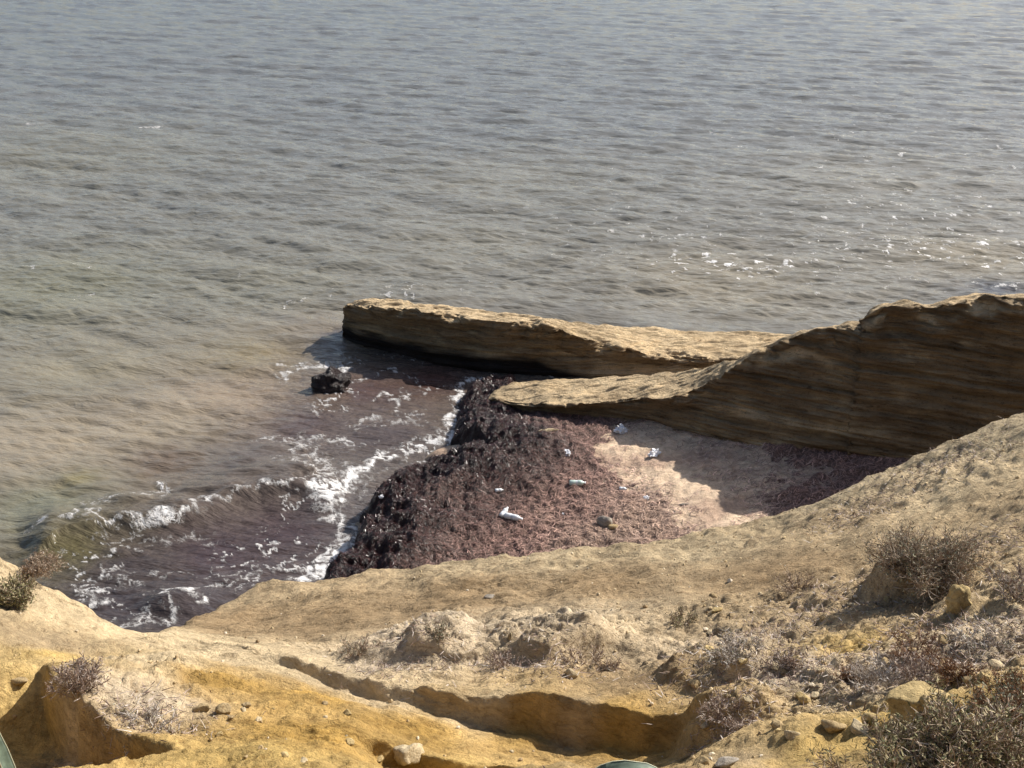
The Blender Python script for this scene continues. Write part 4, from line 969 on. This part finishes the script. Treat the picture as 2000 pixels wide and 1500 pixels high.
def scatter_litter():
    r = np.random.RandomState(19); P = []
    spots = [(1430, 1290, .5), (1560, 1310, .5), (1730, 1325, .6), (1880, 1290, .5), (1650, 1180, .8), (1950, 1220, .5), (1420, 1400, .25), (1800, 1220, .4), (1080, 1290, .5), (820, 1290, .55), (280, 1400, .4), (1500, 1240, .4), (1850, 900, .8), (1950, 1050, .6), (1680, 1000, .6)]
    for u, v, rad in spots:
        c = ground_at(u, v); n = int(1500 * rad)
        P.append(np.stack([c[0] + r.normal(size=n) * rad * 0.6, c[1] + r.normal(size=n) * rad * 0.55], 1))
    P = np.vstack(P); z = hill(P[:, 0], P[:, 1]); n = len(P)
    D = r.normal(size=(n, 3)) * np.array([1, 1, 0.35])
    V, F, _, _ = ribbons(np.column_stack([P, z + 0.008]), D, r.uniform(0.03, 0.10, n), r.uniform(0.004, 0.008, n), r)
    tag(link("twig_litter", raw_mesh("twig_litter", V, F, smooth=False), T_PURPLE), "dead purplish twigs and straw littering the slope", "twig litter", kind="stuff")
scatter_litter()

# ------------------------------------------------------------------ agaves at the bottom edge
M_AGAVE = make_plain("agave_leaf", (0.10, 0.13, 0.095), 0.6, 0.3, var=0.4, scale=22)
M_AEDGE = make_plain("agave_leaf_margin", (0.50, 0.50, 0.36), 0.6, 0.3)
M_SPINE = make_plain("agave_spine", (0.10, 0.055, 0.04), 0.5, 0.4)
def agave_leaf(az, elev, L, wid, droop, seed):
    r = np.random.RandomState(seed); n = 14; t = np.linspace(0, 1, n)
    el = elev - droop * t ** 1.6; ds = L / (n - 1)
    rad = np.concatenate([[0], np.cumsum(np.cos(el[:-1]) * ds)]); hz = np.concatenate([[0], np.cumsum(np.sin(el[:-1]) * ds)])
    dirv = np.array([math.cos(az), math.sin(az), 0]); side = np.array([-math.sin(az), math.cos(az), 0])
    C = dirv * rad[:, None] + np.array([0, 0, 1.0]) * hz[:, None]
    up = np.stack([-np.sin(el)] * 3, 1) * dirv + np.cos(el)[:, None] * np.array([0, 0, 1.0])
    w = wid * (0.55 + 0.75 * np.sin(np.clip(t * 1.15 + 0.12, 0, 1) * math.pi) ** 0.8) * (1 - t ** 3.5) + 0.001
    q = np.linspace(-1, 1, 7); V = []
    for th in (0.0, 1.0):
        thick = (0.012 * (1 - t * 0.8))[:, None, None] * th
        V.append(C[:, None] + side * (q[None, :, None] * w[:, None, None] * 0.5) + up[:, None] * ((np.abs(q) ** 1.6)[None, :, None] * w[:, None, None] * 0.22 - thick * (1 - q[None, :, None] ** 2)))
    A = np.concatenate([V[0], V[1][:, ::-1]], 1)                    # closed loop of 14
    k = A.shape[1]; i = np.arange(n * k).reshape(n, k); j = np.roll(i, -1, 1)
    F = np.stack([i[:-1], i[1:], j[1:], j[:-1]], -1).reshape(-1, 4)
    edge = [tube(V[0][:, e], 0.0035 * np.ones(n) * (1 - 0.6 * t)) for e in (0, 6)]
    return A.reshape(-1, 3), F, edge, (C[-1], C[-1] + (C[-1] - C[-2]) * 0.8)
def agave(p, leaves, label):
    root = empty("agave", p); tag(root, label, "agave", "agaves at the foot of the viewpoint")
    for s, (az, el, L, wd, dr) in enumerate(leaves):
        V, F, edge, (a, b) = agave_leaf(math.radians(az), math.radians(el), L, wd, math.radians(dr), s)
        o = link("leaf", raw_mesh("leaf", V, F), M_AGAVE, root)
        ev = np.vstack([e[0] for e in edge]); ef = np.vstack([edge[0][1], edge[1][1] + len(edge[0][0])])
        link("margin", raw_mesh("margin", ev, ef), M_AEDGE, o)
        tv, tf = tube([a, (a + b) / 2, b], [0.004, 0.003, 0.0005], 4); link("spine", raw_mesh("spine", tv, tf), M_SPINE, o)
ag = [(20, 62, 0.30, 0.085, 60), (150, 66, 0.30, 0.085, 50), (270, 60, 0.30, 0.085, 40), (210, 48, 0.34, 0.085, 34), (330, 46, 0.34, 0.085, 34), (60, 40, 0.32, 0.085, 30), (120, 38, 0.32, 0.085, 34), (240, 30, 0.36, 0.085, 28), (300, 28, 0.36, 0.085, 28), (0, 26, 0.36, 0.085, 24), (180, 26, 0.36, 0.085, 24)]
agave(ground_at(1135, 1635), [(15, 84, 0.545, 0.125, 145), (350, 66, 0.48, 0.10, 110)] + ag, "grey green agave with a folded leaf at the bottom edge, before the ochre hollow")
agave(ground_at(50, 1640), [(172, 88, 1.14, 0.055, 55)] + ag, "agave with a long curved leaf in the bottom left corner")

# ------------------------------------------------------------------ rocks in the water
def wet_lump(name, u, v, size, seed, label):
    p = at(u, v, z=0.0); V, F = rock_shape(size, seed, 5, 3, 0.34)
    o = link(name, raw_mesh(name, V, F, {"Col": np.tile(np.array((0.028, 0.016, 0.014)), (len(V), 1)), "Wet": np.full(len(V), 0.3)}), M_WEED)
    o.location = (p[0], p[1] + size[1] * 0.4, 0.02); return tag(o, label, "rock")
wet_lump("seaweed_covered_rock", 643, 762, (0.46, 0.40, 0.40), 4, "dark seaweed covered rock ringed by foam off the spit")

# ------------------------------------------------------------------ litter on the seaweed
M_PET = make_plain("milky_plastic", (0.72, 0.74, 0.74), 0.35, 0.5); M_GREEN = make_plain("pale_green_plastic", (0.45, 0.55, 0.50), 0.3, 0.5)
M_CAPB = make_plain("blue_cap", (0.08, 0.16, 0.35), 0.4); M_WHITE = make_plain("white_plastic_film", (0.78, 0.78, 0.80), 0.5); M_LBL = make_plain("faded_label", (0.55, 0.58, 0.60), 0.6)
def lathe(prof, k=14):
    prof = np.array(prof); th = np.arange(k) * 2 * math.pi / k
    V = np.stack([prof[:, None, 0] * np.ones(k), prof[:, None, 1] * np.cos(th), prof[:, None, 1] * np.sin(th)], -1).reshape(-1, 3)
    i = np.arange(len(prof) * k).reshape(-1, k); j = np.roll(i, -1, 1)
    return V, np.stack([i[:-1], j[:-1], j[1:], i[1:]], -1).reshape(-1, 4)
def bottle(u, v, L, rad, rz, label, mat, tilt=0.0):
    p = beach_at(u, v); root = empty("plastic_bottle", (p[0], p[1], p[2] + rad * 0.75)); tag(root, label, "bottle", "bottles washed up on the seaweed")
    root.rotation_euler = (0, tilt, rz); h = L / 2
    V, F = lathe([(-h, 0.001), (-h, rad * 0.8), (-h * 0.92, rad), (-h * 0.3, rad), (-h * 0.25, rad * 0.93), (0, rad * 0.93), (h * 0.05, rad), (h * 0.42, rad), (h * 0.6, rad * 0.75), (h * 0.78, rad * 0.38), (h * 0.88, rad * 0.36), (h * 0.88, 0.001)])
    link("body", raw_mesh("body", V, F), mat, root)
    V, F = lathe([(h * 0.87, rad * 0.44), (h, rad * 0.44), (h, 0.001)]); link("cap", raw_mesh("cap", V, F), M_WHITE, root)
    V, F = lathe([(-h * 0.24, rad * 0.95), (h * 0.0, rad * 0.95)]); link("wrapper", raw_mesh("wrapper", V, F), M_LBL, root)
bottle(1128, 947, 0.30, 0.055, 0.0, "pale green plastic bottle lying level in the middle of the seaweed", M_GREEN)
bottle(1003, 1014, 0.34, 0.055, -0.45, "white plastic bottle lying on dark seaweed, touching the upright one", M_PET)
bottle(985, 1003, 0.24, 0.045, 1.0, "short white plastic bottle propped across the end of the longer one", M_PET, -0.3)
bottle(1217, 957, 0.14, 0.035, -0.1, "small white green bottle between the green bottle and the sand", M_PET)
bottle(975, 960, 0.15, 0.035, 0.2, "small white bottle on dark seaweed above the pair of white bottles", M_PET)
def bag(u, v, size, seed, label, name="plastic_bag", mat=None):
    V, F = ICO[4]; V = V.copy(); d = fbm3(V[:, 0] * 1.8, V[:, 1] * 1.8, V[:, 2] * 1.8, 5, seed, 0.65)
    V = V * (0.75 + 0.55 * d + 0.25 * np.abs(d))[:, None] * np.array(size)
    p = beach_at(u, v); o = link(name, raw_mesh(name, V, F, smooth=False), mat or M_WHITE); o.location = (p[0], p[1], p[2] + size[2] * 0.35); o.rotation_euler.z = seed
    return tag(o, label, "plastic bag")
bag(1213, 845, (0.13, 0.11, 0.11), 3, "crumpled grey white bag at the foot of the ledge", mat=make_plain("grey_film", (0.60, 0.62, 0.66), 0.5))
bag(1278, 890, (0.15, 0.09, 0.09), 4, "torn white bag on the sand near the cliff shadow")
bag(1108, 887, (0.10, 0.08, 0.06), 5, "small grey white bag on the brown seaweed above the green bottle")
bag(1262, 974, (0.06, 0.05, 0.04), 6, "tiny white scrap where seaweed meets sand", "plastic_scrap")
bag(745, 972, (0.05, 0.04, 0.04), 7, "white scrap on the dark seaweed edge by the surf", "plastic_scrap")
bag(1100, 1004, (0.03, 0.03, 0.02), 8, "tiny white scrap in the seaweed left of the dark stone", "plastic_scrap")
rock("beach_stone", beach_at(1180, 1026), (0.15, 0.12, 0.13), 31, R_GREY, "grey stone with a dark shaded side on the seaweed", sink=0.3)
rock("beach_stone", beach_at(1197, 1032), (0.10, 0.09, 0.08), 32, R_TAN, "smaller brown stone leaning on the grey beach stone", sink=0.3)
rock("driftwood", beach_at(1335, 987), (0.12, 0.035, 0.03), 33, R_GREY, "short grey driftwood on the sand strip", "driftwood", sink=0.3)
rock("driftwood", beach_at(1070, 843), (0.26, 0.07, 0.05), 34, R_PALE, "long pale driftwood at the seaweed edge under the ledge", "driftwood", rz=0.1, sink=0.3)
